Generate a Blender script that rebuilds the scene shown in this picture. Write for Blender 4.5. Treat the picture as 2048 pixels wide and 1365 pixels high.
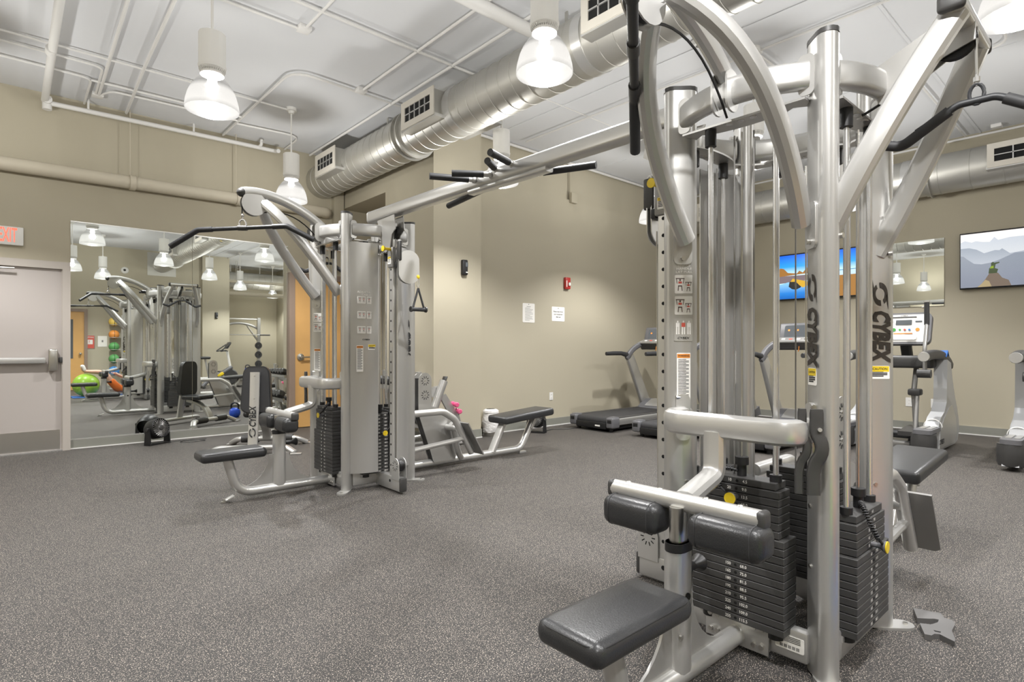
import bpy, bmesh, math, random
from mathutils import Vector, Matrix, Euler

for _o in list(bpy.data.objects):
    bpy.data.objects.remove(_o, do_unlink=True)
SC = bpy.context.scene
COL = SC.collection
random.seed(7)
PI = math.pi
YM = 8.53          # the mirror wall
CEIL = 4.15
YAW = math.atan2(1024, 1143)

# ---------------------------------------------------------------- camera
cam_data = bpy.data.cameras.new('camera')
cam_data.sensor_width = 36.0
cam_data.lens = 36.0 * 1143.0 / 2048.0
cam_data.shift_y = 13.5 / 2048.0
cam_data.clip_start = 0.02
camera = bpy.data.objects.new('camera', cam_data)
COL.objects.link(camera)
camera.location = (0, 0, 1.2)
camera.rotation_euler = (PI / 2, 0, -YAW)
SC.camera = camera

# ---------------------------------------------------------------- world and exposure
world = bpy.data.worlds.new('world'); SC.world = world
world.use_nodes = True
world.node_tree.nodes['Background'].inputs[0].default_value = (1.0, 0.97, 0.92, 1)
world.node_tree.nodes['Background'].inputs[1].default_value = 0.05
SC.view_settings.view_transform = 'Standard'
SC.view_settings.look = 'None'
SC.view_settings.gamma = 1.0
SC.view_settings.use_curve_mapping = False
SC.view_settings.exposure = 0.35
LAMP_W = 188.0        # power of one pendant lamp (the lamps are built further down)
SC.cycles.max_bounces = 8
SC.cycles.diffuse_bounces = 4
SC.cycles.glossy_bounces = 5
SC.cycles.transmission_bounces = 2
SC.cycles.transparent_max_bounces = 6
SC.cycles.use_adaptive_sampling = True
SC.cycles.adaptive_threshold = 0.04
SC.cycles.adaptive_min_samples = 16
SC.cycles.sample_clamp_indirect = 4.0

# ---------------------------------------------------------------- helpers
def link(o):
    COL.objects.link(o); return o

class MB:
    """collects shapes; build() links them as ONE mesh object"""
    def __init__(self, f=None):
        self.V = []; self.F = []; self.f = f
    def add(self, verts, faces):
        n = len(self.V)
        self.V += [tuple(v) for v in verts]
        self.F += [tuple(i + n for i in f) for f in faces]
        return self
    def box(self, x0, x1, y0, y1, z0, z1):
        v = [(x, y, z) for z in (z0, z1) for y in (y0, y1) for x in (x0, x1)]
        return self.add(v, [(0, 2, 3, 1), (4, 5, 7, 6), (0, 1, 5, 4), (2, 6, 7, 3), (0, 4, 6, 2), (1, 3, 7, 5)])
    def cbox(self, c, s, rot=None, bev=0.0, seg=2):
        """box of size s about c, turned by rot (Euler xyz), with rounded edges"""
        bm = bmesh.new(); bmesh.ops.create_cube(bm, size=1.0)
        for v in bm.verts: v.co = Vector((v.co.x * s[0], v.co.y * s[1], v.co.z * s[2]))
        if bev > 0:
            bmesh.ops.bevel(bm, geom=list(bm.edges) + list(bm.verts), offset=min(bev, min(s) * 0.49), segments=seg, affect='EDGES', profile=0.5)
        M = Matrix.Translation(Vector(c))
        if rot is not None: M = M @ (rot.to_4x4() if hasattr(rot, 'to_4x4') else Euler(rot).to_matrix().to_4x4())
        bm.verts.ensure_lookup_table(); bm.verts.index_update()
        self.add([M @ v.co for v in bm.verts], [[v.index for v in f.verts] for f in bm.faces])
        bm.free(); return self
    def sweep(self, path, prof, up=(0, 0, 1), caps=True, closed=False, scale=None):
        """2D profile (list of (a,b)) carried along a 3D path; a goes sideways, b goes 'up'"""
        P = [Vector(p) for p in path]; n = len(P); m = len(prof); rings = []
        upv = Vector(up).normalized(); side = None
        for i in range(n):
            if closed: t = P[(i + 1) % n] - P[i - 1]
            else: t = P[min(i + 1, n - 1)] - P[max(i - 1, 0)]
            if t.length < 1e-9: t = Vector((0, 0, 1))
            t.normalize()
            s = t.cross(upv)
            if s.length < 0.08: s = side if side is not None else t.orthogonal()
            s = (s - t * s.dot(t)).normalized()
            if side is not None and s.dot(side) < 0: s = -s
            side = s; b = s.cross(t)
            k = scale[i] if scale else 1.0
            rings.append([P[i] + s * (a * k) + b * (c * k) for a, c in prof])
        V = [v for r in rings for v in r]; F = []
        for i in range(n if closed else n - 1):
            j = (i + 1) % n
            for q in range(m):
                r = (q + 1) % m
                F.append((i * m + q, i * m + r, j * m + r, j * m + q))
        if caps and not closed:
            F.append(tuple(range(m))[::-1]); F.append(tuple((n - 1) * m + q for q in range(m)))
        return self.add(V, F)
    def tube(self, path, r, n=12, up=(0, 0, 1), caps=True, closed=False, ry=None):
        ry = r if ry is None else ry
        return self.sweep(path, [(r * math.cos(2 * PI * i / n), ry * math.sin(2 * PI * i / n)) for i in range(n)], up, caps, closed)
    def cyl(self, a, b, r, r2=None, n=16):
        a, b = Vector(a), Vector(b); r2 = r if r2 is None else r2
        t = (b - a).normalized(); s = t.orthogonal().normalized(); u = t.cross(s)
        V = []
        for c, q in ((a, r), (b, r2)):
            V += [c + (s * math.cos(2 * PI * i / n) + u * math.sin(2 * PI * i / n)) * q for i in range(n)]
        F = [(i, (i + 1) % n, n + (i + 1) % n, n + i) for i in range(n)] + [tuple(range(n))[::-1], tuple(range(n, 2 * n))]
        return self.add(V, F)
    def lathe(self, prof, o=(0, 0, 0), axis=(0, 0, 1), n=24, caps=False):
        """profile (radius, height) turned about an axis through o"""
        t = Vector(axis).normalized(); s = t.orthogonal().normalized(); u = t.cross(s); o = Vector(o); m = len(prof)
        V = []
        for i in range(n):
            d = s * math.cos(2 * PI * i / n) + u * math.sin(2 * PI * i / n)
            V += [o + d * r + t * h for r, h in prof]
        F = []
        for i in range(n):
            j = (i + 1) % n
            for k in range(m - 1): F.append((i * m + k, j * m + k, j * m + k + 1, i * m + k + 1))
        if caps:
            F.append(tuple(i * m for i in range(n))[::-1]); F.append(tuple(i * m + m - 1 for i in range(n)))
        return self.add(V, F)
    def ball(self, c, r, sx=1, sy=1, sz=1, n=20, m=12):
        return self.lathe([(r * math.sin(PI * k / m) + 1e-5, -r * math.cos(PI * k / m)) for k in range(m + 1)], (0, 0, 0), n=n)._last(n * (m + 1), lambda v: (c[0] + v[0] * sx, c[1] + v[1] * sy, c[2] + v[2] * sz))
    def _last(self, k, fn):
        self.V[-k:] = [fn(v) for v in self.V[-k:]]; return self
    def prism(self, poly, o, ax, ay, th):
        """polygon in the plane (o, ax, ay) given a thickness th along ax x ay, centred"""
        o, ax, ay = Vector(o), Vector(ax).normalized(), Vector(ay).normalized(); nz = ax.cross(ay); n = len(poly)
        V = [o + ax * a + ay * b + nz * (s * th / 2) for s in (-1, 1) for a, b in poly]
        F = [tuple(range(n))[::-1], tuple(range(n, 2 * n))] + [(i, (i + 1) % n, n + (i + 1) % n, n + i) for i in range(n)]
        return self.add(V, F)
    def build(self, name, mat, parent=None, smooth=35):
        me = bpy.data.meshes.new(name)
        V = [self.f(*v) for v in self.V] if self.f else self.V
        me.from_pydata([tuple(v) for v in V], [], self.F)
        bm = bmesh.new(); bm.from_mesh(me); bmesh.ops.recalc_face_normals(bm, faces=list(bm.faces)); bm.to_mesh(me); bm.free()
        if smooth:
            me.polygons.foreach_set('use_smooth', [True] * len(me.polygons))
            me.set_sharp_from_angle(angle=math.radians(smooth))
        me.materials.append(M(mat) if isinstance(mat, str) else mat)
        o = bpy.data.objects.new(name, me); link(o)
        if parent is not None: put(o, parent)
        return o

def put(o, parent):
    """make o a part of parent without moving it"""
    o.parent = parent
    m = Matrix.Identity(4); p = parent; chain = []
    while p is not None: chain.append(p); p = p.parent
    for q in reversed(chain): m = m @ q.matrix_parent_inverse @ Matrix.LocRotScale(q.location, q.rotation_euler, q.scale)
    o.matrix_parent_inverse = m.inverted()
    return o

def tag(o, label=None, cat=None, group=None, kind=None):
    if label: o['label'] = label
    if cat: o['category'] = cat
    if group: o['group'] = group
    if kind: o['kind'] = kind
    return o

def thing(name, loc, label, cat, group=None):
    o = bpy.data.objects.new(name, None); o.empty_display_size = 0.1; link(o); o.location = loc
    return tag(o, label, cat, group)

def copy_tree(o, parent=None):
    c = o.copy(); link(c); mi = o.matrix_parent_inverse.copy()
    c.parent = parent; c.matrix_parent_inverse = mi
    for ch in list(o.children): copy_tree(ch, c)
    return c

def struct(mb, name, mat, parent=None, smooth=35):
    o = mb.build(name, mat, parent, smooth)
    if parent is None: o['kind'] = 'structure'
    return o

def arc(pts, r, seg=6):
    """polyline with its inner corners rounded to radius r"""
    P = [Vector(p) for p in pts]; out = [P[0]]
    for i in range(1, len(P) - 1):
        a, b, c = P[i - 1], P[i], P[i + 1]
        d1, d2 = (a - b).normalized(), (c - b).normalized()
        ang = d1.angle(d2); k = min(r / math.tan(ang / 2) if ang > 1e-3 else 0, (a - b).length * .48, (c - b).length * .48)
        p, q = b + d1 * k, b + d2 * k
        for s in range(seg + 1):
            t = s / seg; out.append(p * (1 - t) ** 2 + b * (2 * t * (1 - t)) + q * t * t)
    out.append(P[-1]); return out

def bez(a, b, c, d, n=12):
    a, b, c, d = map(Vector, (a, b, c, d))
    return [a * (1 - t) ** 3 + b * 3 * t * (1 - t) ** 2 + c * 3 * t * t * (1 - t) + d * t ** 3 for t in [i / n for i in range(n + 1)]]

def rrect(w, h, r, n=4):
    out = []
    for cx, cy, a0 in ((w / 2 - r, h / 2 - r, 0), (-w / 2 + r, h / 2 - r, 90), (-w / 2 + r, -h / 2 + r, 180), (w / 2 - r, -h / 2 + r, 270)):
        for i in range(n + 1):
            t = math.radians(a0 + 90 * i / n); out.append((cx + r * math.cos(t), cy + r * math.sin(t)))
    return out

_TXT = {}
def text_mesh(s, bold=0.0, space=1.0):
    key = (s, bold, space)
    if key not in _TXT:
        cu = bpy.data.curves.new('lettering', 'FONT'); cu.body = s; cu.size = 1.0; cu.offset = bold
        cu.align_x = 'CENTER'; cu.align_y = 'CENTER'; cu.space_character = space; cu.resolution_u = 2
        o = bpy.data.objects.new('lettering', cu); link(o)
        bpy.context.view_layer.update()
        me = bpy.data.meshes.new_from_object(o.evaluated_get(bpy.context.evaluated_depsgraph_get()))
        bpy.data.objects.remove(o); bpy.data.curves.remove(cu)
        _TXT[key] = me
    return _TXT[key]

def lettering(name, s, o, xd, n, size, mat, parent, bold=0.0, sx=1.0, shear=0.0, space=1.0, lift=0.0012):
    """flat print: s centred at o, reading along xd on the face with normal n"""
    xd, n = Vector(xd).normalized(), Vector(n).normalized(); yd = n.cross(xd); o = Vector(o) + n * lift
    src = text_mesh(s, bold, space); mb = MB()
    mb.add([o + xd * ((v.co.x + shear * v.co.y) * size * sx) + yd * (v.co.y * size) for v in src.vertices], [tuple(p.vertices) for p in src.polygons])
    return mb.build(name, mat, parent, 0)

# ---------------------------------------------------------------- materials
_M = {}
def M(name): return _M[name]
def mat(name, col, rough=0.5, metal=0.0, emit=0.0, ecol=None, bump=0.0, bscale=60.0, var=0.0, vscale=6.0, coat=0.0, spec=None, detail=3.0):
    m = bpy.data.materials.new(name); m.use_nodes = True; nt = m.node_tree; b = nt.nodes['Principled BSDF']
    c = (col[0], col[1], col[2], 1)
    b.inputs['Base Color'].default_value = c; b.inputs['Roughness'].default_value = rough; b.inputs['Metallic'].default_value = metal
    if spec is not None: b.inputs['Specular IOR Level'].default_value = spec
    if coat: b.inputs['Coat Weight'].default_value = coat; b.inputs['Coat Roughness'].default_value = 0.15
    if emit: b.inputs['Emission Color'].default_value = tuple(ecol or col) + (1,); b.inputs['Emission Strength'].default_value = emit
    if not (var or bump):
        _M[name] = m; return m
    tc = nt.nodes.new('ShaderNodeNewGeometry')
    nz = nt.nodes.new('ShaderNodeTexNoise'); nz.inputs['Scale'].default_value = vscale; nz.inputs['Detail'].default_value = detail
    nt.links.new(tc.outputs['Position'], nz.inputs['Vector'])
    if var:
        mx = nt.nodes.new('ShaderNodeMix'); mx.data_type = 'RGBA'
        mx.inputs[6].default_value = tuple(x * (1 - var) for x in col) + (1,); mx.inputs[7].default_value = tuple(min(1, x * (1 + var)) for x in col) + (1,)
        nt.links.new(nz.outputs['Fac'], mx.inputs[0]); nt.links.new(mx.outputs[2], b.inputs['Base Color'])
    if bump:
        n2 = nt.nodes.new('ShaderNodeTexNoise'); n2.inputs['Scale'].default_value = bscale; n2.inputs['Detail'].default_value = 2
        nt.links.new(tc.outputs['Position'], n2.inputs['Vector'])
        bp = nt.nodes.new('ShaderNodeBump'); bp.inputs['Strength'].default_value = bump; bp.inputs['Distance'].default_value = 0.01
        nt.links.new(n2.outputs['Fac'], bp.inputs['Height']); nt.links.new(bp.outputs['Normal'], b.inputs['Normal'])
    _M[name] = m; return m

mat('wall', (0.445, 0.405, 0.310), 0.75, var=0.03, vscale=1.2, detail=1)
mat('wall_light', (0.56, 0.53, 0.47), 0.75, var=0.02, vscale=1.5)
mat('ceiling', (0.69, 0.70, 0.72), 0.85, var=0.04, vscale=1.5, detail=1)
mat('white_pipe', (0.74, 0.73, 0.71), 0.6)
mat('beige_pipe', (0.55, 0.50, 0.40), 0.6)
mat('baseboard', (0.235, 0.235, 0.205), 0.55)
mat('white', (0.80, 0.79, 0.76), 0.5)
mat('paper', (0.86, 0.84, 0.80), 0.8)
mat('ink', (0.03, 0.03, 0.03), 0.7)
mat('silver', (0.56, 0.555, 0.54), 0.33, metal=0.72)
mat('shell_grey', (0.40, 0.405, 0.41), 0.35, metal=0.35)
mat('logo_print', (0.035, 0.028, 0.022), 0.45)
mat('silver_light', (0.62, 0.615, 0.60), 0.31, metal=0.70)
mat('silver_dark', (0.28, 0.275, 0.265), 0.36, metal=0.5)
mat('chrome', (0.78, 0.78, 0.78), 0.22, metal=0.85)
mat('steel', (0.62, 0.61, 0.58), 0.28, metal=1.0)
mat('galvanised', (0.52, 0.51, 0.475), 0.42, metal=0.75, var=0.10, vscale=2.5)
mat('black_plastic', (0.012, 0.012, 0.013), 0.42)
mat('black_hole', (0.004, 0.004, 0.004), 0.9)
mat('dark_plastic', (0.045, 0.044, 0.043), 0.45)
mat('grey_plastic', (0.13, 0.13, 0.138), 0.42)
mat('rubber', (0.032, 0.032, 0.034), 0.6)
mat('rubber_bar', (0.026, 0.027, 0.030), 0.5)
mat('vinyl', (0.027, 0.0275, 0.029), 0.33, bump=0.10, bscale=220, var=0.06, vscale=12)
mat('iron', (0.046, 0.045, 0.044), 0.48, var=0.10, vscale=20, detail=1)
mat('yellow', (0.80, 0.58, 0.02), 0.4)
mat('orange_print', (0.72, 0.25, 0.03), 0.6)
mat('red', (0.45, 0.03, 0.025), 0.4)
mat('red_print', (0.60, 0.10, 0.07), 0.6)
mat('brown_print', (0.10, 0.065, 0.05), 0.5)
mat('door_paint', (0.455, 0.415, 0.39), 0.45)
mat('door_frame', (0.46, 0.42, 0.38), 0.45)
mat('brown_frame', (0.27, 0.20, 0.155), 0.5)
mat('maple', (0.62, 0.36, 0.13), 0.4, var=0.12, vscale=3.0)
mat('blue', (0.02, 0.08, 0.55), 0.3, coat=0.3)
mat('pink', (0.75, 0.10, 0.25), 0.45)
mat('lime', (0.45, 0.62, 0.10), 0.45)
mat('green', (0.10, 0.33, 0.10), 0.5)
mat('ball_green', (0.30, 0.52, 0.06), 0.25)
mat('ball_yellow', (0.78, 0.55, 0.12), 0.5)
mat('ball_orange', (0.70, 0.27, 0.05), 0.5)
mat('ball_blue', (0.06, 0.25, 0.60), 0.5)
mat('mat_blue', (0.03, 0.12, 0.38), 0.7)
mat('skin', (0.62, 0.36, 0.26), 0.5)
mat('cloth_orange', (0.72, 0.16, 0.02), 0.8)
mat('cloth_dark', (0.025, 0.025, 0.035), 0.8)
mat('hair', (0.05, 0.03, 0.02), 0.6)
mat('bag', (0.82, 0.81, 0.80), 0.35, bump=1.0, bscale=22)
mat('lens_green', (0.03, 0.30, 0.03), 0.4)
mat('screen_grey', (0.10, 0.11, 0.12), 0.15)
mat('led_orange', (1.0, 0.25, 0.02), 0.4, emit=0.7)

def m_floor():
    m = bpy.data.materials.new('rubber_floor'); m.use_nodes = True; nt = m.node_tree; b = nt.nodes['Principled BSDF']
    g = nt.nodes.new('ShaderNodeNewGeometry')
    def N(t, **k):
        n = nt.nodes.new(t)
        for a, v in k.items(): setattr(n, a, v)
        return n
    nz = N('ShaderNodeTexNoise'); nz.inputs['Scale'].default_value = 205; nz.inputs['Detail'].default_value = 1.0; nz.inputs['Roughness'].default_value = 0.55
    nt.links.new(g.outputs['Position'], nz.inputs['Vector'])
    sep = N('ShaderNodeSeparateColor'); nt.links.new(nz.outputs['Color'], sep.inputs[0])
    def fleck(i, lo, hi):
        r = N('ShaderNodeMapRange'); r.inputs[1].default_value = lo; r.inputs[2].default_value = hi; nt.links.new(sep.outputs[i], r.inputs[0]); return r.outputs[0]
    def mix(fac, ca, cb):
        x = N('ShaderNodeMix', data_type='RGBA')
        for k, v in ((0, fac), (6, ca), (7, cb)):
            if isinstance(v, tuple): x.inputs[k].default_value = v + (1,)
            else: nt.links.new(v, x.inputs[k])
        return x.outputs[2]
    base = N('ShaderNodeTexNoise'); base.inputs['Scale'].default_value = 1.4; base.inputs['Detail'].default_value = 2; nt.links.new(g.outputs['Position'], base.inputs['Vector'])
    c = mix(base.outputs['Fac'], (0.027, 0.026, 0.026), (0.044, 0.042, 0.041))
    c = mix(fleck(1, .60, .635), c, (0.15, 0.135, 0.12))
    c = mix(fleck(0, .635, .66), c, (0.56, 0.49, 0.41))
    nt.links.new(c, b.inputs['Base Color']); b.inputs['Roughness'].default_value = 0.6; b.inputs['Specular IOR Level'].default_value = 0.22
    _M['floor'] = m
m_floor()

def m_mirror():
    m = bpy.data.materials.new('mirror_glass'); m.use_nodes = True; b = m.node_tree.nodes['Principled BSDF']
    b.inputs['Base Color'].default_value = (0.86, 0.89, 0.86, 1); b.inputs['Metallic'].default_value = 1; b.inputs['Roughness'].default_value = 0.012
    _M['mirror'] = m
m_mirror()

def m_shade():
    """ribbed clear acrylic of a lit reflector: it glows, is a little see-through and glossy"""
    m = bpy.data.materials.new('lamp_acrylic'); m.use_nodes = True; nt = m.node_tree; nt.nodes.remove(nt.nodes['Principled BSDF'])
    out = nt.nodes['Material Output']
    em = nt.nodes.new('ShaderNodeEmission'); em.inputs[0].default_value = (1, 0.97, 0.92, 1)
    tc = nt.nodes.new('ShaderNodeTexCoord'); sp = nt.nodes.new('ShaderNodeSeparateXYZ'); nt.links.new(tc.outputs['Object'], sp.inputs[0])
    cr = nt.nodes.new('ShaderNodeValToRGB'); e = cr.color_ramp.elements
    e[0].position = 0.0; e[0].color = (0.75, 0.75, 0.75, 1); e[1].position = 1.0; e[1].color = (0.30, 0.30, 0.30, 1)
    for p, v in ((0.12, 1.0), (0.50, 0.95), (0.66, 0.42), (0.85, 0.55)):
        k = e.new(p); k.color = (v, v, v, 1)
    mr = nt.nodes.new('ShaderNodeMapRange'); mr.inputs[1].default_value = 0.0; mr.inputs[2].default_value = 0.27
    nt.links.new(sp.outputs[2], mr.inputs[0]); nt.links.new(mr.outputs[0], cr.inputs[0])
    mu = nt.nodes.new('ShaderNodeMath'); mu.operation = 'MULTIPLY'; mu.inputs[1].default_value = SHADE_E; nt.links.new(cr.outputs[0], mu.inputs[0]); nt.links.new(mu.outputs[0], em.inputs[1])
    gl = nt.nodes.new('ShaderNodeBsdfGlossy'); gl.inputs[0].default_value = (0.9, 0.9, 0.9, 1); gl.inputs[1].default_value = 0.15
    tr = nt.nodes.new('ShaderNodeBsdfTransparent'); tr.inputs[0].default_value = (0.95, 0.95, 0.93, 1)
    tf = nt.nodes.new('ShaderNodeMapRange'); tf.inputs[1].default_value = 0.11; tf.inputs[2].default_value = 0.19; tf.inputs[3].default_value = 0.06; tf.inputs[4].default_value = 0.19; nt.links.new(sp.outputs[2], tf.inputs[0])
    a = nt.nodes.new('ShaderNodeMixShader'); nt.links.new(tf.outputs[0], a.inputs[0]); nt.links.new(em.outputs[0], a.inputs[1]); nt.links.new(tr.outputs[0], a.inputs[2])
    b = nt.nodes.new('ShaderNodeMixShader'); b.inputs[0].default_value = 0.06; nt.links.new(a.outputs[0], b.inputs[1]); nt.links.new(gl.outputs[0], b.inputs[2])
    nt.links.new(b.outputs[0], out.inputs[0]); _M['shade'] = m; m.cycles.emission_sampling = 'NONE'
SHADE_E = 0.80
m_shade()
# ================================================================ the setting
struct(MB().box(-2.65, 10.15, -5.75, 8.68, -0.08, 0.0), 'floor', 'floor', smooth=0)
ceiling = struct(MB().box(-2.65, 10.15, -5.75, 8.68, CEIL, CEIL + 0.1), 'ceiling', 'ceiling', smooth=0)
struct(MB().box(-2.65, 4.9, YM, YM + .15, 0, CEIL), 'wall_far', 'wall', smooth=0)
struct(MB().box(-2.65, -2.5, -3.35, YM, 0, CEIL), 'wall_left', 'wall', smooth=0)
struct(MB().box(-2.5, 5.6, -3.35, -3.2, 0, CEIL), 'wall_behind', 'wall', smooth=0)
struct(MB().box(8.0, 10.0, -3.35, -3.2, 0, CEIL), 'wall_behind_right', 'wall', smooth=0)
struct(MB().box(5.45, 5.6, -5.6, -3.35, 0, CEIL), 'wall_alcove_left', 'wall', smooth=0)
struct(MB().box(8.0, 8.15, -5.6, -3.35, 0, CEIL), 'wall_alcove_right', 'wall', smooth=0)
struct(MB().box(5.45, 8.15, -5.75, -5.6, 0, CEIL), 'wall_alcove_back', 'wall', smooth=0)
struct(MB().box(10.0, 10.15, -3.35, 6.3, 0, CEIL), 'wall_right', 'wall', smooth=0)
wall_center = struct(MB().box(4.8, 10.15, 6.15, 6.34, 0, 3.55).box(4.8, 10.15, 6.19, 6.34, 3.55, CEIL), 'wall_center', 'wall', smooth=0)
struct(MB().box(4.04, 4.80, 5.98, 7.18, 0, CEIL), 'wall_pillar', 'wall', smooth=0)
struct(MB().box(4.70, 4.80, 7.18, YM, 0, CEIL), 'wall_recess', 'wall', smooth=0)
struct(MB().box(4.04, 4.70, 7.18, YM, 3.39, CEIL), 'trim_1', 'wall', smooth=0)          # the soffit over the recess
struct(MB().box(3.86, 4.02, 8.44, YM, 2.42, CEIL), 'trim_2', 'wall', smooth=0)
struct(MB().box(4.80, 5.60, -3.2, -3.08, 0, CEIL), 'trim_3', 'wall', smooth=0)          # pilaster behind the camera

def baseboard(name, x0, x1, y0, y1, h=0.10):
    struct(MB().box(x0, x1, y0, y1, 0, h), name, 'baseboard', smooth=0)
baseboard('baseboard_far', 0.62, 3.17, YM - .025, YM, 0.105)
baseboard('baseboard_far_left', -2.5, -0.52, YM - .02, YM)
baseboard('baseboard_center', 4.80, 10.0, 6.13, 6.15, .115)
baseboard('baseboard_pillar', 4.02, 4.80, 5.96, 5.98, .115)
baseboard('baseboard_pillar_side', 4.02, 4.04, 5.96, 7.18, .115)
baseboard('baseboard_right', 9.98, 10.0, -3.2, 6.13, .115)
baseboard('baseboard_behind', 1.95, 4.8, -3.2, -3.18)
baseboard('baseboard_alcove', 5.6, 8.0, -5.6, -5.58)
# thin pale sealant line where floor and wall base meet
struct(MB().box(0.62, 3.17, YM - .034, YM - .025, 0, .012).box(4.80, 10.0, 6.122, 6.13, 0, .012).box(9.972, 9.98, -3.2, 6.12, 0, .012).box(4.02, 4.80, 5.952, 5.96, 0, .012), 'trim_4', 'white_pipe', smooth=0)

# ---- conduits, boxes and seams that belong to the ceiling
def conduit(pts, r=0.012, z=CEIL - .03, bend=0.12):
    MB().tube(arc([(x, y, z) for x, y in pts], bend, 5), r, 8).build('conduit', 'white_pipe', ceiling)
def jbox(x, y, s=.055, h=.045):
    MB().cbox((x, y, CEIL - h / 2), (s * 2, s * 2, h), bev=.006).build('junction_box', 'white_pipe', ceiling)
conduit([(-2.5, 7.04), (1.62, 7.03), (2.62, 7.05)])
conduit([(-2.5, 7.26), (0.80, 7.27), (0.82, 8.14)])
conduit([(-2.5, 7.63), (0.74, 7.66), (0.75, 8.5)])
conduit([(0.85, 8.11), (0.80, 5.74), (0.78, 3.0)], .016)
conduit([(1.17, 8.5), (1.12, 7.0), (1.05, 3.0)], .016)
conduit([(0.74, 7.70), (1.75, 7.68), (2.29, 7.66)])
conduit([(0.86, 8.09), (0.95, 7.88), (1.69, 7.84), (2.3, 7.82)])
conduit([(2.28, 8.5), (2.29, 6.01), (3.6, 6.05)], .014, bend=.25)
conduit([(2.29, 7.93), (3.1, 7.84), (3.12, 8.5)], bend=.2)
conduit([(1.2, 5.19), (2.05, 5.19)])
conduit([(1.2, 4.78), (3.06, 4.81), (3.9, 4.82)], .014)
conduit([(2.08, 5.15), (2.09, 3.0)])
conduit([(3.06, 5.98), (3.06, 2.6)], .014)
conduit([(3.50, 8.5), (3.48, 3.0)], .016)
conduit([(4.72, 4.77), (7.0, 4.77)], .008, CEIL - .006)
conduit([(4.10, 4.75), (4.10, 1.2)], .010)
conduit([(5.55, 5.9), (5.55, 2.6), (8.3, 2.6)], .012)
conduit([(5.55, 2.6), (5.55, -3.1)], .012)
conduit([(2.67, 2.6), (3.06, 2.6)], .012)
conduit([(9.95, -3.1), (9.95, 5.9)], .016, CEIL - .05)
conduit([(4.85, 6.12), (9.9, 6.12)], .020, CEIL - .03)
conduit([(4.1, 0.9), (7.2, 0.9), (7.2, 1.7), (9.9, 1.7)], .012, bend=.2)
for p in ((.841, 8.13), (2.078, 5.18), (3.058, 5.987), (9.8, 1.35), (5.55, 2.6)): jbox(*p)
# panel joints in the painted ceiling (shallow ribs)
for x in (5.1, 7.3): MB().box(x - .012, x + .012, -3.2, 6.1, CEIL - .008, CEIL).build('ceiling_joint', 'ceiling', ceiling, 0)
for y in (1.55, -1.0): MB().box(4.0, 10.0, y - .012, y + .012, CEIL - .008, CEIL).build('ceiling_joint', 'ceiling', ceiling, 0)
MB().tube([(-2.5, 3.70, CEIL - .14), (3.9, 3.66, CEIL - .14)], .055, 14).build('pipe', 'white_pipe', ceiling)
# sprinkler pipe along the mirror wall and its branch
sp = MB().tube([(0.38, 8.40, 4.02), (0.36, 5.8, 4.02), (0.34, 1.0, 4.02)], .035, 12)
sp.tube(arc([(0.40, 8.40, 4.0), (2.62, 8.40, 4.03), (2.95, 8.40, 4.03), (2.95, 8.27, 4.0)], .05), .028, 12)
sp.cyl((.40, 8.40, 3.92), (.40, 8.40, 4.07), .045).cyl((.36, 6.9, 4.02), (.36, 7.0, 4.02), .045).cyl((.40, 8.33, 4.02), (.40, 8.45, 4.02), .045)
sp.tube(arc([(2.72, 8.40, 4.03), (2.74, 8.35, 4.06), (2.74, 8.33, 4.13)], .03), .02, 10)
sp.build('sprinkler_pipe', 'white_pipe', ceiling)
MB().cyl((2.74, 8.33, 4.09), (2.74, 8.33, 4.13), .012).cyl((2.74, 8.33, 4.125), (2.74, 8.33, 4.13), .03).build('sprinkler_head', 'steel', ceiling)
for x in (.78, 1.9): MB().tube([(x, 8.40, 4.03), (x, 8.40, CEIL)], .012, 8).build('pipe_hanger', 'white_pipe', ceiling)

# ---- beige drain pipe along the mirror wall
t = thing('wall_pipe', (0, 8.40, 3.15), 'thick beige painted pipe running along the wall above the large mirrors', 'pipe')
MB().tube(arc([(-2.45, 8.40, 3.20), (3.72, 8.40, 3.27), (3.74, 8.5, 3.27)], .08), .078, 18).build('pipe_run', 'beige_pipe', t)
for x in (1.22, 2.45):
    MB().lathe([(.080, -.03), (.092, -.03), (.092, .03), (.080, .03)], (x, 8.40, 3.20 + .07 * (x + 2.45) / 6.17), (1, 0, .011), 18).build('coupling', 'beige_pipe', t)
    MB().tube([(x - .02, 8.43, 3.3), (x - .02, 8.43, CEIL)], .006, 6).build('hanger_rod', 'beige_pipe', t)

# ---- surface box with its conduit on the centre wall
MB().cbox((6.80, 6.125, 3.58), (.14, .06, .16), bev=.008).build('junction_box', 'wall', wall_center)
MB().tube([(6.75, 6.15, 3.6), (6.75, 6.15, CEIL)], .012, 8).build('conduit', 'wall', wall_center)

# ================================================================ doors
d1 = thing('door_1', (0.05, YM, 0), None, None); d1['kind'] = 'structure'
MB().box(-.43, .543, YM - .035, YM - .002, .012, 2.115).build('door_leaf', 'door_paint', d1, 0)
fr = MB()
for a, b in ((-.51, -.43), (.543, .617)): fr.box(a, b, YM - .075, YM, 0, 2.20)
fr.box(-.43, .543, YM - .075, YM, 2.115, 2.20)
fr.box(.535, .556, YM - .055, YM, 0, 2.125)
fr.build('door_frame', 'door_frame', d1, 0)
MB().box(-.40, .52, YM - .038, YM - .035, .02, .245).build('kick_plate', 'steel', d1, 0)
MB().box(-.43, .56, YM - .07, YM - .01, 0, .014).build('threshold', 'chrome', d1, 0)
pb = MB().cbox((0.0, YM - .085, 1.055), (.78, .05, .068), bev=.012).build('push_bar', 'silver_light', d1)
MB().cbox((.455, YM - .080, 1.06), (.085, .085, .25), bev=.018, seg=3).build('latch_housing', 'steel', pb)
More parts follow.
